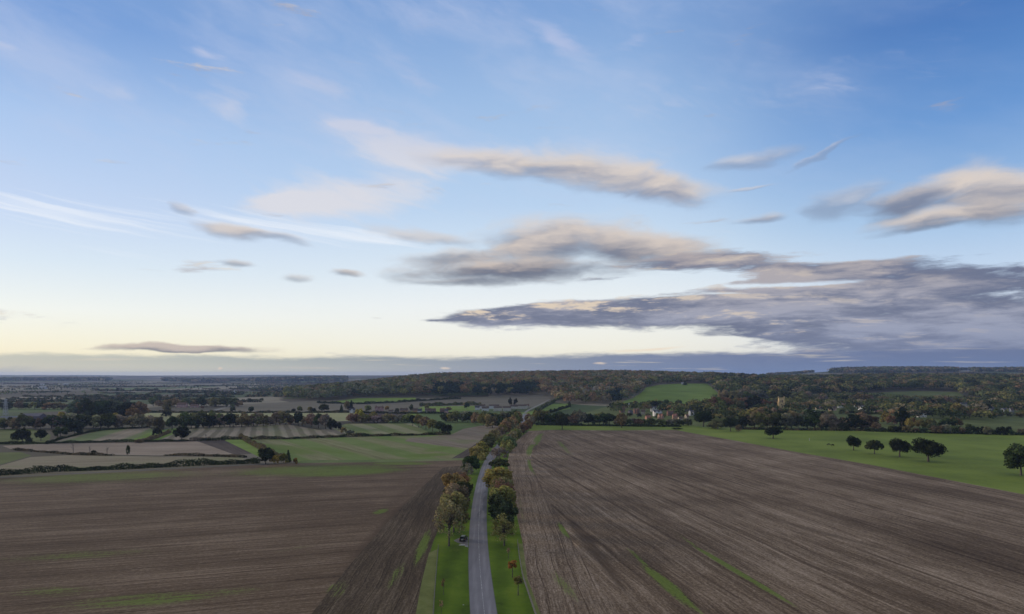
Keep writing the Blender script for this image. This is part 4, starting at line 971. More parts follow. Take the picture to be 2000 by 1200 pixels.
woodland('woodland', 'autumn wood covering the long hill behind the fields', (-760, 780), (1180, 2500), 13.5,
         lambda px, py, x, y: (px > 545) & (px < 1402) & (py < np.interp(px, BASE_L[:, 0], BASE_L[:, 1]) - .3) & ~in_fields(x, y) & (px > 560 + np.maximum(0, y - 1650) * .12) & (x > -560 - 200 * (y < 1700)), hill_tones, 16, 60, 3.0, 1)
BASE_R = np.array([(1380, 751), (1396, 764), (1412, 774), (1470, 776), (1560, 778), (1610, 776), (1668, 772), (1690, 767), (1790, 763), (1872, 765), (1896, 781), (1960, 792), (2040, 796), (2400, 800)])
SPOTS = [(1215, 806, 11), (1229, 795, 6), (1243, 808, 12), (1231, 811, 10), (1256, 810, 10), (1278, 804, 15), (1284, 813, 18), (1266, 819, 12), (1290, 819, 11), (1310, 812, 16), (1318, 819, 9), (1329, 821, 9), (1341, 820, 8), (1345, 804, 15), (1352, 812, 14),
         (1446, 800, 11), (1463, 800, 14), (1485, 820, 7), (1570, 799, 11), (1599, 800, 15), (1591, 809, 9), (1626, 802, 14), (1645, 797, 18), (1671, 799, 7), (1683, 801, 11), (1682, 807, 13), (1716, 808, 16), (1746, 796, 8), (1800, 815, 16), (1865, 797, 7), (1882, 796, 14), (1895, 802, 10), (1926, 801, 15), (1937, 804, 8), (1962, 807, 15), (1975, 806, 8), (1524, 806, 14)]
def clear_of_houses(px, py):
    k = np.ones(len(px), bool)
    for hx, hy, hw in SPOTS: k &= ~((np.abs(px - hx) < hw * .55 + 2) & (py > hy - 3) & (py < hy + 13))
    return k
def ridge_tones(px, py, x, y, r):
    n = len(px)
    return pick(r, n, ['brown', 'dark green', 'olive', 'blackish green', 'grey brown', 'dull green', 'golden', 'russet'], [1.6, 4, 2.2, 3, .8, 3, .15, .3])
woodland('woodland', 'dark mixed wood along the ridge above the church and village', (380, 1700), (1150, 2300), 17,
         lambda px, py, x, y: (px > 1378) & (px < 2300) & (py < np.interp(px, BASE_R[:, 0], BASE_R[:, 1])) & ~in_fields(x, y), ridge_tones, 17, 90, 3.0, 2)
woodland('tree_cover', 'scattered small trees among the village gardens', (140, 1300), (760, 1420), 14,
         lambda px, py, x, y: (px > 1196) & (px < 2150) & (py < 833) & ((py > 795) | (px > 1395)) & (py > np.interp(px, BASE_R[:, 0], BASE_R[:, 1]) + 1) & ~in_fields(x, y) & clear_of_houses(px, py) & (np.sin(x / 37) + np.sin(y / 29 + 1) > -.75), ridge_tones, 10.5, 60, 2.1, 3)
# a stand of pale bare birches at the foot of the wood
r_ = np.random.default_rng(21); bp_, bt_ = [], []
o_ = gp(1155, 777)
for _ in range(85):
    x, y = gp(r_.uniform(1118, 1190), r_.uniform(772, 780)); z = hz(x, y); h_ = r_.uniform(14, 22); dx_ = r_.uniform(-.6, .6)
    bp_.append(tube([(x - o_[0], y - o_[1], z - 1), (x - o_[0] + dx_, y - o_[1], z + h_)], [.45, .12], 4))
v_, f_ = join(bp_)
BIRCH, q_, b_ = material('pale birch bark'); b_.inputs['Base Color'].default_value = (.34, .34, .32, 1)
tag(link('birch_stand', make_mesh('birch_stand', v_, f_, [BIRCH], True), loc=(o_[0], o_[1], 0)), 'pale bare birch stems along the foot of the hill wood', 'wood', kind='stuff')
def far_tones(px, py, x, y, r): return pick(r, len(px), ['dark green', 'brown', 'blackish green', 'dull green', 'grey brown'], [4, 2, 3, 2, 2])
woodland('far_woodland', 'blue hazed woods along the far ridge beyond the vale', (-4600, -900), (4300, 5600), 30,
         lambda px, py, x, y: ((px > -80) & (px < 190 + 30 * np.sin(y / 90)) & (y > 4700) | (px > 320) & (px < 675) & (y > 4350 + (500 - px) * 1.2 + 160 * np.sin(px / 23))), far_tones, 16, 20, 12, 4)
woodland('far_woodland', 'blue wooded ridge far behind the village', (1500, 4500), (3500, 4500), 24,
         lambda px, py, x, y: (px > 1640 + 20 * np.sin(y / 120)) & (px < 2300) & ~((px > 1868) & (px < 1900) & (y < 4150)), far_tones, 17, 16, 8, 5)
woodland('far_woodland', 'thin blue wood on the skyline beyond the hill', (800, 2200), (4000, 4500), 24,
         lambda px, py, x, y: (px > 1500) & (px < 1585), far_tones, 13, 14, 8, 7)
woodland('tree_cover', 'countless small trees dotted over the hazy vale', (-4500, -100), (1500, 4800), 70,
         lambda px, py, x, y: (px > -120) & (px < 650) & (py < 800) & ~in_fields(x, y) & ((np.sin(x / 130 + y / 300) + np.sin(y / 71 + 1) > 1.15) | (np.sin(x * 12.9 + y * 7.3) > .992)), far_tones, 8, 18, 4.5, 6)
# ------------------------------------------------------------------ buildings
def box(x0, x1, y0, y1, z0, z1):
    v = np.array([(x0, y0, z0), (x1, y0, z0), (x1, y1, z0), (x0, y1, z0), (x0, y0, z1), (x1, y0, z1), (x1, y1, z1), (x0, y1, z1)], float)
    f = np.array([(0, 3, 2, 1), (4, 5, 6, 7), (0, 1, 5, 4), (1, 2, 6, 5), (2, 3, 7, 6), (3, 0, 4, 7)])
    return v, f
def obj_col(name, rough=.9, noise_k=.25, sc=.6):
    m, q, b = material(name)
    c = q.n('ShaderNodeObjectInfo').outputs['Color']
    n = q.noise(q.n('ShaderNodeNewGeometry').outputs['Position'], sc, 4.0, .6)
    q.put(b.inputs['Base Color'], q.mix(q.ss(n, .3, .7, 0, noise_k), c, q.mix(1.0, c, (.55, .52, .5, 1), 'MULTIPLY')))
    b.inputs['Roughness'].default_value = rough
    return m
WALL = obj_col('wall render or brick'); ROOFM = obj_col('roof tiles', .85, .5, .9); TRIM = obj_col('painted trim', .6, .1)
GLASS, q_, b_ = material('window glass')
b_.inputs['Base Color'].default_value = (.02, .023, .028, 1); b_.inputs['Roughness'].default_value = .12; b_.inputs['Specular IOR Level'].default_value = .5
def gable_house(w, d, h, rise, over=.35):
    """wall body with gable ends and a separate roof; ridge along x"""
    wv = np.array([(-w/2, -d/2, -.3), (w/2, -d/2, -.3), (w/2, d/2, -.3), (-w/2, d/2, -.3), (-w/2, -d/2, h), (w/2, -d/2, h), (w/2, d/2, h), (-w/2, d/2, h), (-w/2, 0, h + rise), (w/2, 0, h + rise)], float)
    wf = np.array([(0, 1, 5, 4), (2, 3, 7, 6), (1, 2, 6, 5), (3, 0, 4, 7), (5, 6, 9, 9), (7, 4, 8, 8), (4, 5, 9, 8), (6, 7, 8, 9)])
    # roof: two slabs 0.2 m thick, sitting just proud of the gables
    t = .2; e = over; sl = rise / (d / 2)
    rv_, rf_ = [], []
    for s in (-1, 1):
        y0, z0 = s * (d/2 + e), h - e * sl + .03; y1, z1 = 0, h + rise + .03
        o = len(rv_)
        for xx in (-w/2 - e, w/2 + e): rv_ += [(xx, y0, z0), (xx, y1, z1), (xx, y1, z1 + t), (xx, y0, z0 + t)]
        rf_ += [tuple(o + i for i in q) for q in ((0, 1, 2, 3), (4, 7, 6, 5), (0, 4, 5, 1), (3, 2, 6, 7), (0, 3, 7, 4))]
    return (wv, wf), (np.array(rv_, float), np.array(rf_))
def tri_safe(f):
    return [tuple(dict.fromkeys(q)) for q in f]
def mesh_py(name, v, f, mats):
    me = bpy.data.meshes.new(name); me.from_pydata([tuple(p) for p in v], [], tri_safe(f))
    for m in mats: me.materials.append(m)
    me.update(); return me
HM = {}
def house_meshes(kind):
    if kind in HM: return HM[kind]
    # unit plans: width, depth, eaves, rise, window columns, rows
    w, d, h, rise, nc, nr_ = {'cottage': (10, 7, 5.0, 3.2, 3, 2), 'terrace': (16, 8, 5.2, 3.0, 5, 2), 'bungalow': (13, 8, 2.9, 2.6, 4, 1), 'long': (22, 9, 6.0, 2.6, 7, 2), 'barn': (26, 14, 4.6, 3.2, 0, 0), 'villa': (12, 9, 6.2, 2.6, 4, 2)}[kind]
    (wv, wf), (rv2, rf2) = gable_house(w, d, h, rise)
    wins = []
    for r_ in range(nr_):
        for c_ in range(nc):
            if r_ == 0 and c_ == nc // 2: continue
            x = (c_ + .5 - nc / 2) * w / nc * .94; z = .9 + r_ * 2.5
            wins.append((x, z))
    HM[kind] = dict(wall=mesh_py('wall', wv, wf, [WALL]), roof=mesh_py('roof', rv2, rf2, [ROOFM]), wins=wins, dim=(w, d, h, rise),
        frame=mesh_py('window', *box(-.62, .62, -.06, .04, -.05, 1.35), [TRIM]), pane=mesh_py('pane', *box(-.5, .5, -.10, -.064, .05, 1.25), [GLASS]),
        door=mesh_py('door', *box(-.5, .5, -.08, .04, 0, 2.1), [TRIM]), bigdoor=mesh_py('door', *box(-3.2, 3.2, -.1, .05, 0, 3.8), [TRIM]),
        chim=mesh_py('chimney', *join([box(-.45, .45, -.4, .4, -1.2, 1.2), box(-.55, .55, -.5, .5, 1.2, 1.35), box(-.3, -.05, -.15, .1, 1.35, 1.8), box(.06, .32, -.15, .1, 1.35, 1.8)]), [WALL]))
    return HM[kind]
def house(px, py, wpx, kind, wall, roof, label, group, turn=0.0, chim=1, trim=(.7, .7, .68), gables=0, name='house', stretch=1.0):
    x, y = gp(px, py); M_ = house_meshes(kind); w, d, h, rise = M_['dim']; wpx *= .9 if 1180 < px else 1.0
    s = wpx / F * y / (w * abs(math.cos(turn)) + d * abs(math.sin(turn)))
    o = link(name, None, loc=(x, y, hz(x, y))); o.rotation_euler = (0, 0, turn); o.scale = (s, max(s, .7), max(s, .75) * stretch)
    col4 = lambda c: (c[0], c[1], c[2], 1)
    a = link('wall', M_['wall'], o); a.color = col4(wall)
    b = link('roof', M_['roof'], o); b.color = col4(roof)
    for k in range(chim):
        c = link('chimney', M_['chim'], b, (w * (.36 if k == 0 else -.36), 0, h + rise)); c.color = (.16, .085, .06, 1)
    for (wx, wz) in M_['wins']:
        f = link('window', M_['frame'], o, (wx, -d / 2 - .003, wz)); f.color = col4(trim)
        link('pane', M_['pane'], f)
    dr = link('door', M_['bigdoor' if kind == 'barn' else 'door'], o, (0, -d / 2 - .003, 0)); dr.color = (.10, .12, .16, 1)
    for k in range(gables):      # cross gables towards the viewer
        (gv, gf), (qv, qf) = gable_house(4.4, 5.0, h * .98, 2.3)
        rot = lambda v: np.c_[v[:, 1], v[:, 0], v[:, 2]]
        gx = (k - (gables - 1) / 2) * w / max(gables, 1) * .9
        g1 = link('wall', mesh_py('wall', rot(gv), [tuple(reversed(q)) for q in gf], [WALL]), o, (gx, -d / 2 - 1.2, 0)); g1.color = col4(wall)
        g2 = link('roof', mesh_py('roof', rot(qv), [tuple(reversed(q)) for q in qf], [ROOFM]), o, (gx, -d / 2 - 1.2, 0)); g2.color = col4(roof)
        f = link('window', M_['frame'], o, (gx, -d / 2 - 3.75, h * .58)); f.color = col4(trim); link('pane', M_['pane'], f)
    return tag(o, label, {'barn': 'barn'}.get(kind, 'house'), group)
WHITE, CREAM, BRICK, ORB, PINK, TAN, GREYW, DKW = (.58, .56, .53), (.52, .46, .36), (.19, .105, .08), (.38, .23, .12), (.44, .27, .24), (.42, .34, .24), (.34, .34, .35), (.12, .11, .12)
SLATE, TILE, BRT, TERR = (.075, .075, .085), (.14, .09, .072), (.10, .075, .062), (.25, .125, .092)
gl = 'brick cottages along the lane'
house(688, 806.5, 11, 'cottage', WHITE, SLATE, 'half timbered white house at the end of the thin hedge', gl, .2, gables=1)
house(741, 806, 17, 'villa', PINK, TILE, 'large pink brick house with dark gables among the cottages', gl, .1, 2, gables=2)
house(764, 807, 9, 'bungalow', CREAM, BRT, 'small cream bungalow between the pink house and brick terrace', gl, 0, 1)
house(789, 807, 15, 'terrace', ORB, BRT, 'amber brick terrace, first beside the cream bungalow', gl, 0.03, 2)
house(811, 807, 10, 'terrace', ORB, BRT, 'amber brick half of the pair with a white neighbour', gl, 0, 1)
house(820, 808, 8, 'cottage', WHITE, SLATE, 'white cottage adjoining the amber brick one', gl, 0, 1)
house(835, 807, 9, 'cottage', CREAM, BRT, 'orange cream cottage beside the pink brick terrace', gl, 0, 1)
house(845, 807.5, 12, 'terrace', PINK, BRT, 'pink brick terrace before the last red cottage', gl, 0, 2)
house(864, 807, 9, 'cottage', BRICK, TILE, 'red brick cottage near the lane end', gl, 0, 1)
house(872, 808, 7, 'cottage', PINK, SLATE, 'pale pink cottage stuck to the red one', gl, 0, 1)
gw_ = 'long white terraces by the avenue'
for px, py, w, k, wl, rf, lab, gb in [(932, 801, 9, 'cottage', WHITE, SLATE, 'little white house at the outer end of the white terraces', 0), (942, 798.5, 12, 'terrace', WHITE, BRT, 'white terrace with reddish roof, upper outer block', 0), (948, 803, 14, 'terrace', WHITE, BRT, 'white terrace in the lower line next to the dark bush', 0), (965, 799, 20, 'long', WHITE, BRT, 'long white terrace in the middle of the upper line', 0),
        (972, 803, 16, 'long', CREAM, BRT, 'cream terrace below the middle white one', 0), (990, 803, 16, 'long', CREAM, BRT, 'cream long terrace below the dark twin trees', 0), (1004, 799, 14, 'terrace', CREAM, BRT, 'cream block in front of the dark twin trees', 0), (1020, 799, 17, 'long', CREAM, BRT, 'white block with orange gable nearest the pale lane', 0), (1029, 798, 9, 'cottage', CREAM, TILE, 'cream end house with tall gable by the pale lane', 1)]:
    house(px, py, w, k, wl, rf, lab, gw_, 0.04, 0 if k == 'long' else 1, gables=gb)
gv_ = 'houses of the village centre'
for px, py, w, k, wl, rf, lab, gb, tn in [
        (1215, 806, 11, 'cottage', BRICK, TILE, 'brick cottage nearest the avenue in the village', 0, .3), (1229, 795, 6, 'cottage', WHITE, SLATE, 'tiny white gable under the hill pasture', 0, 1.2), (1243, 808, 12, 'villa', BRICK, TILE, 'red brick house with tall gable beside the village trees', 1, .1), (1231, 811, 10, 'cottage', DKW, SLATE, 'dark slate house beside the red gable', 0, .5),
        (1256, 810, 10, 'cottage', TAN, BRT, 'tan cottage half hidden in the village trees', 0, -.2), (1278, 804, 15, 'villa', WHITE, SLATE, 'black and white house with three white gables', 2, .0), (1284, 813, 18, 'villa', WHITE, SLATE, 'biggest timbered house with white windows in the village', 2, .05), (1266, 819, 12, 'bungalow', (.34, .18, .13), TERR, 'salmon roofed bungalow at the village front', 0, .2),
        (1290, 819, 11, 'cottage', (.36, .22, .165), TERR, 'salmon gabled house below the timbered house', 1, .3), (1310, 812, 16, 'terrace', BRICK, TILE, 'brick terrace beside the timbered house', 0, .1), (1318, 819, 9, 'cottage', (.45, .26, .17), TERR, 'tan pointed gable at the village front', 1, 0), (1329, 821, 9, 'bungalow', TAN, BRT, 'low brown bungalow at the edge of the front gardens', 0, 0),
        (1341, 820, 8, 'cottage', TAN, TILE, 'pale tan cottage outermost along the village front', 0, .4), (1345, 804, 15, 'villa', DKW, SLATE, 'dark slate house above the white windowed one', 0, .2), (1352, 812, 14, 'villa', GREYW, SLATE, 'grey house with scattered white windows', 1, .2), (1446, 800, 11, 'villa', GREYW, SLATE, 'grey stone house in the trees before the church', 1, .1),
        (1463, 800, 14, 'terrace', GREYW, SLATE, 'long grey stone house beside the church trees', 0, 0), (1485, 820, 7, 'cottage', GREYW, SLATE, 'small pale house below the church trees', 0, .3), (1335, 751, 9, 'bungalow', (.55, .53, .48), GREYW, 'pale hut on top of the hill pasture', 0, 0)]:
    house(px, py, w, k, wl, rf, lab, gv_, tn, 1 if k != 'bungalow' else 0, gables=gb)
WHITE = (.72, .71, .68)
gc_ = 'white cottages beyond the church'
for px, py, w, k, wl, rf, lab, gb, tn in [
        (1570, 799, 11, 'cottage', WHITE, BRT, 'white cottage first after the church tower', 1, .2), (1599, 800, 15, 'bungalow', TAN, TERR, 'low brown roofed cottage beside the dark conifer', 0, 0), (1591, 809, 9, 'bungalow', PINK, GREYW, 'pinkish low shed under the dark conifer', 0, .1), (1593, 790, 5, 'cottage', WHITE, SLATE, 'tiny white house on the slope above the low cottage', 0, 0),
        (1626, 802, 14, 'terrace', (.55, .36, .26), BRT, 'peach cottage with dark roof beside the pink roofed one', 0, .05), (1645, 797, 18, 'terrace', WHITE, (.38, .22, .2), 'white cottage under a long pink roof', 0, 0), (1671, 799, 7, 'villa', WHITE, SLATE, 'bright white block, narrower of two together', 0, 0), (1683, 801, 11, 'villa', WHITE, SLATE, 'bright white house with two chimneyed gables', 2, .05),
        (1682, 807, 13, 'bungalow', TAN, BRT, 'brown roofed garage below the bright white house', 0, 0), (1716, 808, 16, 'bungalow', TAN, TERR, 'long low tan bungalow below the orange dome tree', 0, 0), (1746, 796, 8, 'cottage', GREYW, SLATE, 'grey cottage on the slope past the orange dome tree', 0, .3),
        (1800, 815, 16, 'villa', WHITE, BRT, 'white villa with black windows between the dark trees', 0, .06), (1865, 797, 7, 'cottage', PINK, TILE, 'narrow pink cottage behind the amber tree', 0, .2), (1882, 796, 14, 'villa', CREAM, SLATE, 'tall cream house with many windows', 0, .0), (1895, 802, 10, 'cottage', PINK, TILE, 'pink cottage in front of the tall cream house', 0, .0),
        (1926, 801, 15, 'villa', (.5, .36, .38), (.2, .13, .12), 'gabled pinkish house with red hipped wing', 2, .15), (1937, 804, 8, 'cottage', GREYW, SLATE, 'small grey cottage joined to the gabled pink house', 0, 0), (1962, 807, 15, 'villa', GREYW, SLATE, 'grey house with slate roof and white windows', 1, .2), (1975, 806, 8, 'cottage', GREYW, BRT, 'little outbuilding beside the slate roofed grey house', 0, .1)]:
    house(px, py, w, k, wl, rf, lab, gc_, tn, 1 if k != 'bungalow' else 0, gables=gb)
gb_ = 'farm buildings in the vale'
house(20, 824, 34, 'barn', (.10, .12, .19), (.16, .17, .19), 'dark blue fronted barn, first of the farm sheds', gb_, 0, 0, name='barn')
house(64, 820, 40, 'barn', (.14, .12, .14), (.15, .14, .155), 'long grey roofed farm shed behind the brown bush', gb_, 0, 0, name='barn')
house(150, 817, 17, 'bungalow', (.4, .34, .34), (.26, .21, .22), 'pale pinkish roof beside the dark copse', gb_, .3, 0)
house(356, 796, 18, 'terrace', PINK, TILE, 'red brick farmhouse in the belt around the far farm', gb_, 0, 1)
house(380, 796, 14, 'bungalow', PINK, TILE, 'long low brick range beside the far farmhouse', gb_, 0, 0)
for px, py, w, lab in [(83, 753, 8, 'white shed speck far out in the vale, outermost'), (84, 760, 12, 'row of grey sheds far out in the vale'), (129, 753, 9, 'white farm speck far out beyond the dark copse'), (390, 767, 4, 'small white cottage speck alone on the vale slope'), (447, 767, 5, 'white farmhouse speck, smaller of two on the vale slope'), (458, 767, 9, 'white farmhouse speck, wider of two on the vale slope')]:
    house(px, py, w, 'bungalow', WHITE if w < 10 else GREYW, GREYW, lab, 'white specks of far farms', 0, 0)

# church: tower with stepped buttresses, belfry openings, parapet and pinnacles; nave behind the trees
x, y = gp(1526, 806); T = 10.5 / F * y; zt = hz(x, y); HT = 27.0 / F * y
ch = link('church', None, loc=(x, y, zt)); ch.rotation_euler = (0, 0, R(-14))
tag(ch, 'tall honey stone church tower rising out of the village trees', 'church')
STONE, q_, b_ = material('honey stone')
q_.put(b_.inputs['Base Color'], q_.ramp(q_.noise(q_.n('ShaderNodeNewGeometry').outputs['Position'], .5, 5.0, .65), [(.3, lc(.44, .30, .14)), (.7, lc(.66, .48, .25))]))
a = T / 2
link('tower', mesh_py('tower', *join([box(-a, a, -a, a, -1, HT)] + [box(sx * a - .55, sx * a + .55, sy * a - .55, sy * a + .55, -1, HT * .8) for sx in (-1, 1) for sy in (-1, 1)] + [box(-a - .12, a + .12, -a - .12, a + .12, HT * k, HT * k + .3) for k in (.34, .66)]), [STONE]), ch)
link('parapet', mesh_py('parapet', *join([box(-a - .25, a + .25, -a - .25, a + .25, HT, HT + .5)] + [box(-a + i * T / 5 - .35 + T / 10, -a + i * T / 5 + .35 + T / 10, s * (a + .25) - .25, s * (a + .25) + .25, HT + .5, HT + 1.3) for i in range(5) for s in (-1, 1)]), [STONE]), ch)
for sx in (-1, 1):
    for sy in (-1, 1):
        link('pinnacle', mesh_py('pinnacle', np.array([(-.35, -.35, 0), (.35, -.35, 0), (.35, .35, 0), (-.35, .35, 0), (0, 0, 2.6)]), [(0, 1, 4), (1, 2, 4), (2, 3, 4), (3, 0, 4)], [STONE]), ch, (sx * a, sy * a, HT + 1.32))
for s in (-1, 1):
    link('belfry_opening', mesh_py('belfry_opening', *join([box(-.5, .5, -.06, .05, 0, 2.6), box(-.32, .32, -.06, .05, 2.6, 3.0)]), [GLASS]), ch, (s * .95, -a - .004, HT * .74))
link('clock_face', mesh_py('clock_face', [(.75 * math.cos(t), 0, .75 * math.sin(t)) for t in np.linspace(0, 2 * math.pi, 20, endpoint=False)], [tuple(range(20))], [GLASS]), ch, (0, -a - .13, HT * .58))
(nv, nf), (rv3, rf3) = gable_house(14, 8, 4.5, 3.5)
link('nave', mesh_py('nave', nv, nf, [STONE]), ch, (-a - 7.2, 1.5, 0))
nr3 = link('nave_roof', mesh_py('nave_roof', rv3, rf3, [ROOFM]), ch, (-a - 7.2, 1.5, 0)); nr3.color = (.13, .13, .15, 1)

# lattice pylon standing behind the barns
STEEL, q_, b_ = material('galvanised steel'); b_.inputs['Base Color'].default_value = (.38, .38, .39, 1); b_.inputs['Metallic'].default_value = .3; b_.inputs['Roughness'].default_value = .6
def bar(p, q2, r=.16): return tube([p, q2], [r, r], 4)
def pylon(px, py, hp, label):
    x, y = gp(px, py); H = hp / F * y; b = H * .10; tpw = H * .03
    o = link('pylon', None, loc=(x, y, hz(x, y))); tag(o, label, 'pylon')
    cor = lambda k, z: tuple((b + (tpw - b) * z / H) * s for s in ((1, 1), (1, -1), (-1, -1), (-1, 1))[k]) + (z,)
    ps = [bar(cor(k, 0), cor(k, H), .22) for k in range(4)]
    zs = [0, H * .2, H * .38, H * .53, H * .66, H * .78, H * .88, H]
    for z0, z1 in zip(zs, zs[1:]):
        for k in range(4): ps += [bar(cor(k, z0), cor((k + 1) % 4, z1)), bar(cor((k + 1) % 4, z0), cor(k, z1))]
    link('lattice_mast', mesh_py('lattice_mast', *join(ps), [STEEL]), o)
    for z, L in ((H * .62, .17), (H * .77, .20), (H * .92, .14)):
        link('crossarm', mesh_py('crossarm', *join([bar((-H * L, 0, z), (H * L, 0, z), .2), bar((-H * L, 0, z), (0, 0, z + H * .05), .14), bar((H * L, 0, z), (0, 0, z + H * .05), .14)]), [STEEL]), o)
        for s in (-1, 1): link('insulator', mesh_py('insulator', *bar((0, 0, -2.2), (0, 0, 0), .18), [GLASS]), o, (s * H * L * .95, 0, z - .2))
pylon(11, 812, 33, 'grey lattice electricity pylon behind the barns')

# ------------------------------------------------------------------ fences along the avenue
WOOD, q_, b_ = material('weathered timber')
q_.put(b_.inputs['Base Color'], q_.ramp(q_.noise(q_.n('ShaderNodeNewGeometry').outputs['Position'], 3.0, 4.0), [(.3, lc(.11, .10, .085)), (.7, lc(.20, .19, .165))]))
def fence(path, label, step=2.7):
    p = np.array([gp(*c) for c in path]); s = np.r_[0, np.cumsum(np.hypot(*np.diff(p, axis=0).T))]
    n = int(s[-1] / step); t = np.linspace(0, s[-1], n + 1)
    q = np.c_[np.interp(t, s, p[:, 0]), np.interp(t, s, p[:, 1])]; z = height(q[:, 0], q[:, 1])
    o = link('post_and_rail_fence', None, loc=(q[0, 0], q[0, 1], z[0])); tag(o, label, 'fence', 'fences along the avenue')
    pm = mesh_py('post', *join([box(-.07, .07, -.07, .07, -.3, 1.25)]), [WOOD])
    for i in range(n + 1): link('post', pm, o, (q[i, 0] - q[0, 0], q[i, 1] - q[0, 1], z[i] - z[0]))
    for hgt in (.35, .72, 1.08):
        ps = []
        for i in range(n):
            a_, b__ = q[i] - q[0], q[i + 1] - q[0]
            ps.append(tube([(a_[0], a_[1], z[i] - z[0] + hgt), (b__[0], b__[1], z[i + 1] - z[0] + hgt)], [.06, .06], 4))
        link('rail', mesh_py('rail', *join(ps), [WOOD]), o)
fence([(856, 1072), (853, 1110), (849, 1160), (846, 1205), (838, 1300)], 'weathered post and rail fence on the car side of the avenue')
fence([(1011, 1062), (1014, 1090), (1021, 1130), (1033, 1166), (1046, 1205), (1080, 1300)], 'weathered post and rail fence curving between verge and big field')

# ------------------------------------------------------------------ the parked car
def paint(name, c, rough, metal=0.0, spec=.5, emis=None):
    m, q, b = material(name); b.inputs['Base Color'].default_value = (*c, 1); b.inputs['Roughness'].default_value = rough
    b.inputs['Metallic'].default_value = metal; b.inputs['Specular IOR Level'].default_value = spec
    return m
CARP = paint('dark car paint', (.012, .014, .014), .22, 0, .6); CGL = paint('tinted glass', (.015, .018, .02), .06, 0, .6); TYRE = paint('tyre rubber', (.018, .018, .018), .85, 0, .2)
RIM = paint('alloy', (.45, .45, .46), .35, .8); PLATE = paint('number plate', (.62, .55, .38), .5); LAMP = paint('red lamp lens', (.28, .02, .015), .25); CHR = paint('silver roof', (.42, .46, .45), .3, .5)
def loft(profile, half, mat, name, parent, inset=0.0):
    """profile: side outline (y along the car, z); half: half width at each outline point"""
    n = len(profile)
    v = [(-h, p[0], p[1]) for p, h in zip(profile, half)] + [(h, p[0], p[1]) for p, h in zip(profile, half)]
    f = [(i, (i + 1) % n, n + (i + 1) % n, n + i) for i in range(n)] + [tuple(reversed(range(n))), tuple(range(n, 2 * n))]
    me = bpy.data.meshes.new(name); me.from_pydata(v, [], f); me.materials.append(mat); me.update()
    bm_ = bmesh.new(); bm_.from_mesh(me); bmesh.ops.recalc_face_normals(bm_, faces=bm_.faces); bmesh.ops.bevel(bm_, geom=[e for e in bm_.edges], offset=.045, segments=2, affect='EDGES', clamp_overlap=True); bm_.to_mesh(me); bm_.free()
    return link(name, me, parent)
x, y = gp(905.5, 1056)
car = link('parked_car', None, loc=(x, y, hz(x, y) + .012)); car.rotation_euler = (0, 0, R(-7)); tag(car, 'dark parked estate car seen from behind on the gravel pull-in', 'car')
body = loft([(-2.2, .38), (-2.22, .75), (-2.12, 1.02), (-.6, 1.02), (1.0, .98), (2.0, .82), (2.2, .62), (2.18, .36), (1.7, .28), (-1.8, .28)], [.86, .9, .9, .92, .9, .84, .78, .8, .86, .86], CARP, 'body', car)
loft([(-2.02, 1.03), (-1.72, 1.50), (-1.45, 1.56), (.1, 1.55), (.45, 1.46), (1.15, .99), (1.0, .97), (-2.0, .98)], [.82, .68, .66, .66, .68, .80, .82, .84], CARP, 'cabin', car)
link('roof', mesh_py('roof', *box(-.56, .56, -1.5, .1, 1.553, 1.60), [CHR]), car)
link('rear_window', mesh_py('rear_window', [(-.66, -2.045, 1.08), (.66, -2.045, 1.08), (.58, -1.79, 1.46), (-.58, -1.79, 1.46)], [(0, 1, 2, 3)], [CGL]), car)
link('windscreen', mesh_py('windscreen', [(-.66, 1.13, 1.06), (.66, 1.13, 1.06), (.58, .56, 1.44), (-.58, .56, 1.44)], [(3, 2, 1, 0)], [CGL]), car)
for s in (-1, 1):
    link('side_window', mesh_py('side_window', [(s * .845, -1.85, 1.08), (s * .845, .85, 1.08), (s * .72, .3, 1.44), (s * .72, -1.6, 1.46)], [(0, 1, 2, 3)], [CGL]), car)
    link('tail_light', mesh_py('tail_light', *box(s * .78 - .1, s * .78 + .1, -2.25, -2.13, .72, .98), [LAMP]), car)
    link('headlight', mesh_py('headlight', *box(s * .66 - .16, s * .66 + .16, 2.02, 2.14, .64, .78), [RIM]), car)
    link('door_mirror', mesh_py('door_mirror', *box(s * 1.0 - .09, s * 1.0 + .09, .72, .84, 1.0, 1.14), [CARP]), car)
    for wy in (-1.38, 1.38):
        t = np.linspace(0, 2 * math.pi, 25)[:-1]
        prof = [(.24, .0), (.33, .02), (.345, .06), (.345, .16), (.33, .20), (.24, .22)]
        v = [(s * (.70 + p[1]), p[0] * math.cos(k), .345 + p[0] * math.sin(k)) for p in prof for k in t]
        f = [(i * 24 + j, i * 24 + (j + 1) % 24, (i + 1) * 24 + (j + 1) % 24, (i + 1) * 24 + j) for i in range(5) for j in range(24)]
        wl = link('wheel', mesh_py('wheel', v, f, [TYRE]), car, (0, wy, 0))
        v = [(s * .90, .24 * math.cos(k), .345 + .24 * math.sin(k)) for k in t] + [(s * .88, 0, .345)]
        link('rim', mesh_py('rim', v, [(j, (j + 1) % 24, 24) for j in range(24)], [RIM]), wl)
link('number_plate', mesh_py('number_plate', *box(-.26, .26, -2.245, -2.21, .66, .78), [PLATE]), car)
link('tailgate_trim', mesh_py('tailgate_trim', *box(-.5, .42, -2.205, -2.15, .86, .98), [RIM]), car)
link('bumper', mesh_py('bumper', *box(-.84, .84, -2.30, -2.20, .36, .56), [TYRE]), car)
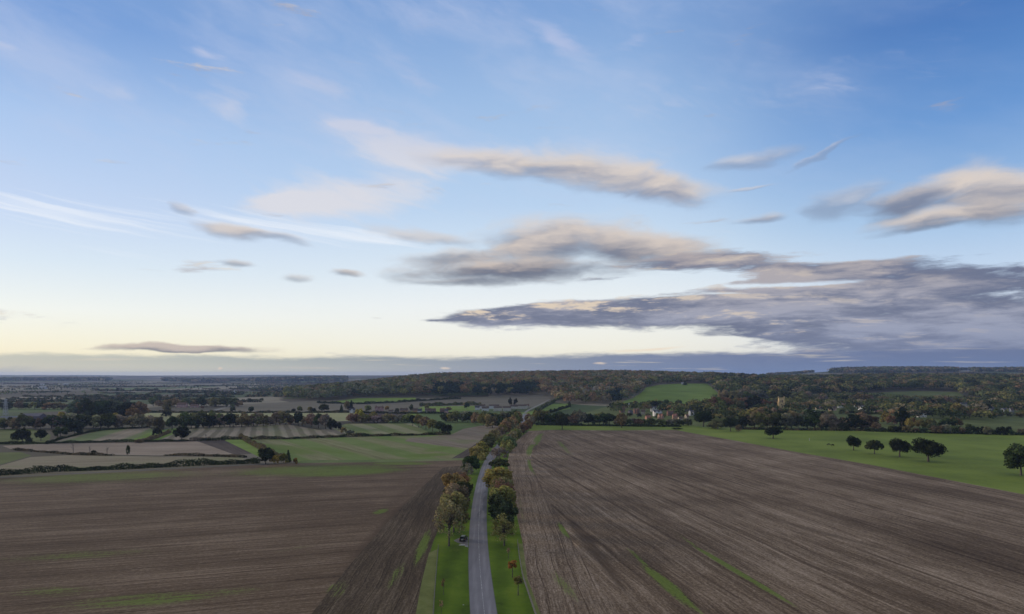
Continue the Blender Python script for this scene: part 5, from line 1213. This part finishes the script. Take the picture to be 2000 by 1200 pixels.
# pale stone blocks at the mouth of the pull-in
STN = paint('pale kerb stone', (.33, .32, .29), .9)
for k, (px, py, w) in enumerate([(903, 1065, 1.1), (911, 1067.5, .6)]):
    x, y = gp(px, py); rr = np.random.default_rng(k); n = 9
    t = np.linspace(0, 2 * math.pi, n, endpoint=False); rad = w * rr.uniform(.7, 1.1, n)
    v = [(rad[i] * math.cos(t[i]), .5 * rad[i] * math.sin(t[i]), -.05) for i in range(n)] + [(.7 * rad[i] * math.cos(t[i]), .35 * rad[i] * math.sin(t[i]), .16 * rr.uniform(.7, 1.2)) for i in range(n)]
    o = link('stone_slab', mesh_py('stone_slab', v, [(i, (i + 1) % n, n + (i + 1) % n, n + i) for i in range(n)] + [tuple(range(n, 2 * n))], [STN]), loc=(x, y, hz(x, y) + .01))
    tag(o, ['larger pale stone slab at the mouth of the pull-in', 'smaller pale stone slab touching the road by the pull-in'][k], 'stone')
# white stake out on the pasture
x, y = gp(1581, 861)
o = link('marker_post', None, loc=(x, y, hz(x, y))); tag(o, 'slim pale marker post alone on the pasture beyond the oaks', 'post')
link('shaft', mesh_py('shaft', *box(-.16, .16, -.16, .16, -.2, 1.7), [STN]), o); link('cap', mesh_py('cap', *box(-.2, .2, -.2, .2, 1.702, 1.85), [STN]), o)
# two dark cattle grazing far out on the pasture: each one skinned body
HIDE = paint('dark hide', (.02, .016, .013), .9, 0, .1)
def cow(px, py, turn, label):
    x, y = gp(px, py)
    J = [(-.0, 0, 1.05), (.55, 0, 1.05), (.95, 0, 1.05), (1.25, 0, .85), (1.5, 0, .5), (1.66, 0, .34), (-.55, 0, 1.05), (-.95, 0, 1.1), (-1.1, 0, .8), (-1.12, 0, .35)]
    E = [(0, 1), (1, 2), (2, 3), (3, 4), (4, 5), (0, 6), (6, 7), (7, 8), (8, 9)]
    Rr = [.42, .40, .33, .2, .17, .10, .40, .30, .04, .05]
    for sx, base in ((.72, 2), (-.80, 7)):
        for s in (-1, 1):
            o0 = len(J); J += [(sx, s * .22, .72), (sx + (.04 if sx > 0 else -.10), s * .23, .40), (sx, s * .23, .02)]; Rr += [.15, .085, .075]
            E += [(base, o0), (o0, o0 + 1), (o0 + 1, o0 + 2)]
    for s in (-1, 1):
        o0 = len(J); J += [(1.34, s * .26, .62)]; Rr += [.05]; E += [(4, o0)]
    me = bpy.data.meshes.new('cow'); me.from_pydata(J, E, []); o = link('cow', me)
    m = o.modifiers.new('skin', 'SKIN'); o.modifiers.new('sub', 'SUBSURF').levels = 1
    for v_, r_ in zip(me.skin_vertices[0].data, Rr): v_.radius = (r_, r_)
    me.skin_vertices[0].data[0].use_root = True
    dg = bpy.context.evaluated_depsgraph_get(); m2 = bpy.data.meshes.new_from_object(o.evaluated_get(dg)); o.modifiers.clear(); o.data = m2
    m2.materials.clear(); m2.materials.append(HIDE)
    o.location = (x, y, hz(x, y)); o.rotation_euler = (0, 0, turn); tag(o, label, 'cow', 'cattle grazing on the pasture')
cow(1626, 871.5, .4, 'dark grazing cow on the pasture, the bolder dot of two')
cow(1619, 870.5, 2.6, 'dark grazing cow on the pasture, the fainter dot of two')
# pale scrap lying on the verge
x, y = gp(905, 1182); o = link('paper_scrap', mesh_py('paper_scrap', [(-.22, -.1, .02), (.2, -.13, .05), (.24, .1, .03), (-.1, .14, .07)], [(0, 1, 2), (0, 2, 3)], [STN]), loc=(x, y, hz(x, y))); tag(o, 'crumpled pale scrap of paper lying on the mown verge', 'litter')

# ------------------------------------------------------------------ haze over the vale
hm = bpy.data.materials.new('haze'); hm.use_nodes = True; hm.node_tree.nodes.clear()
gh = G(hm.node_tree); pv = gh.n('ShaderNodeVolumePrincipled'); oh = gh.n('ShaderNodeOutputMaterial'); gh.put(oh.inputs['Volume'], pv.outputs[0])
pv.inputs['Color'].default_value = (.40, .53, .88, 1); pv.inputs['Density'].default_value = HAZE
pv.inputs['Anisotropy'].default_value = .2
o = link('haze', mesh_py('haze', *box(-17500, 17500, -17500, 17500, -12, 112), [hm])); tag(o, 'thin blue haze lying over the whole countryside', 'haze', kind='stuff')
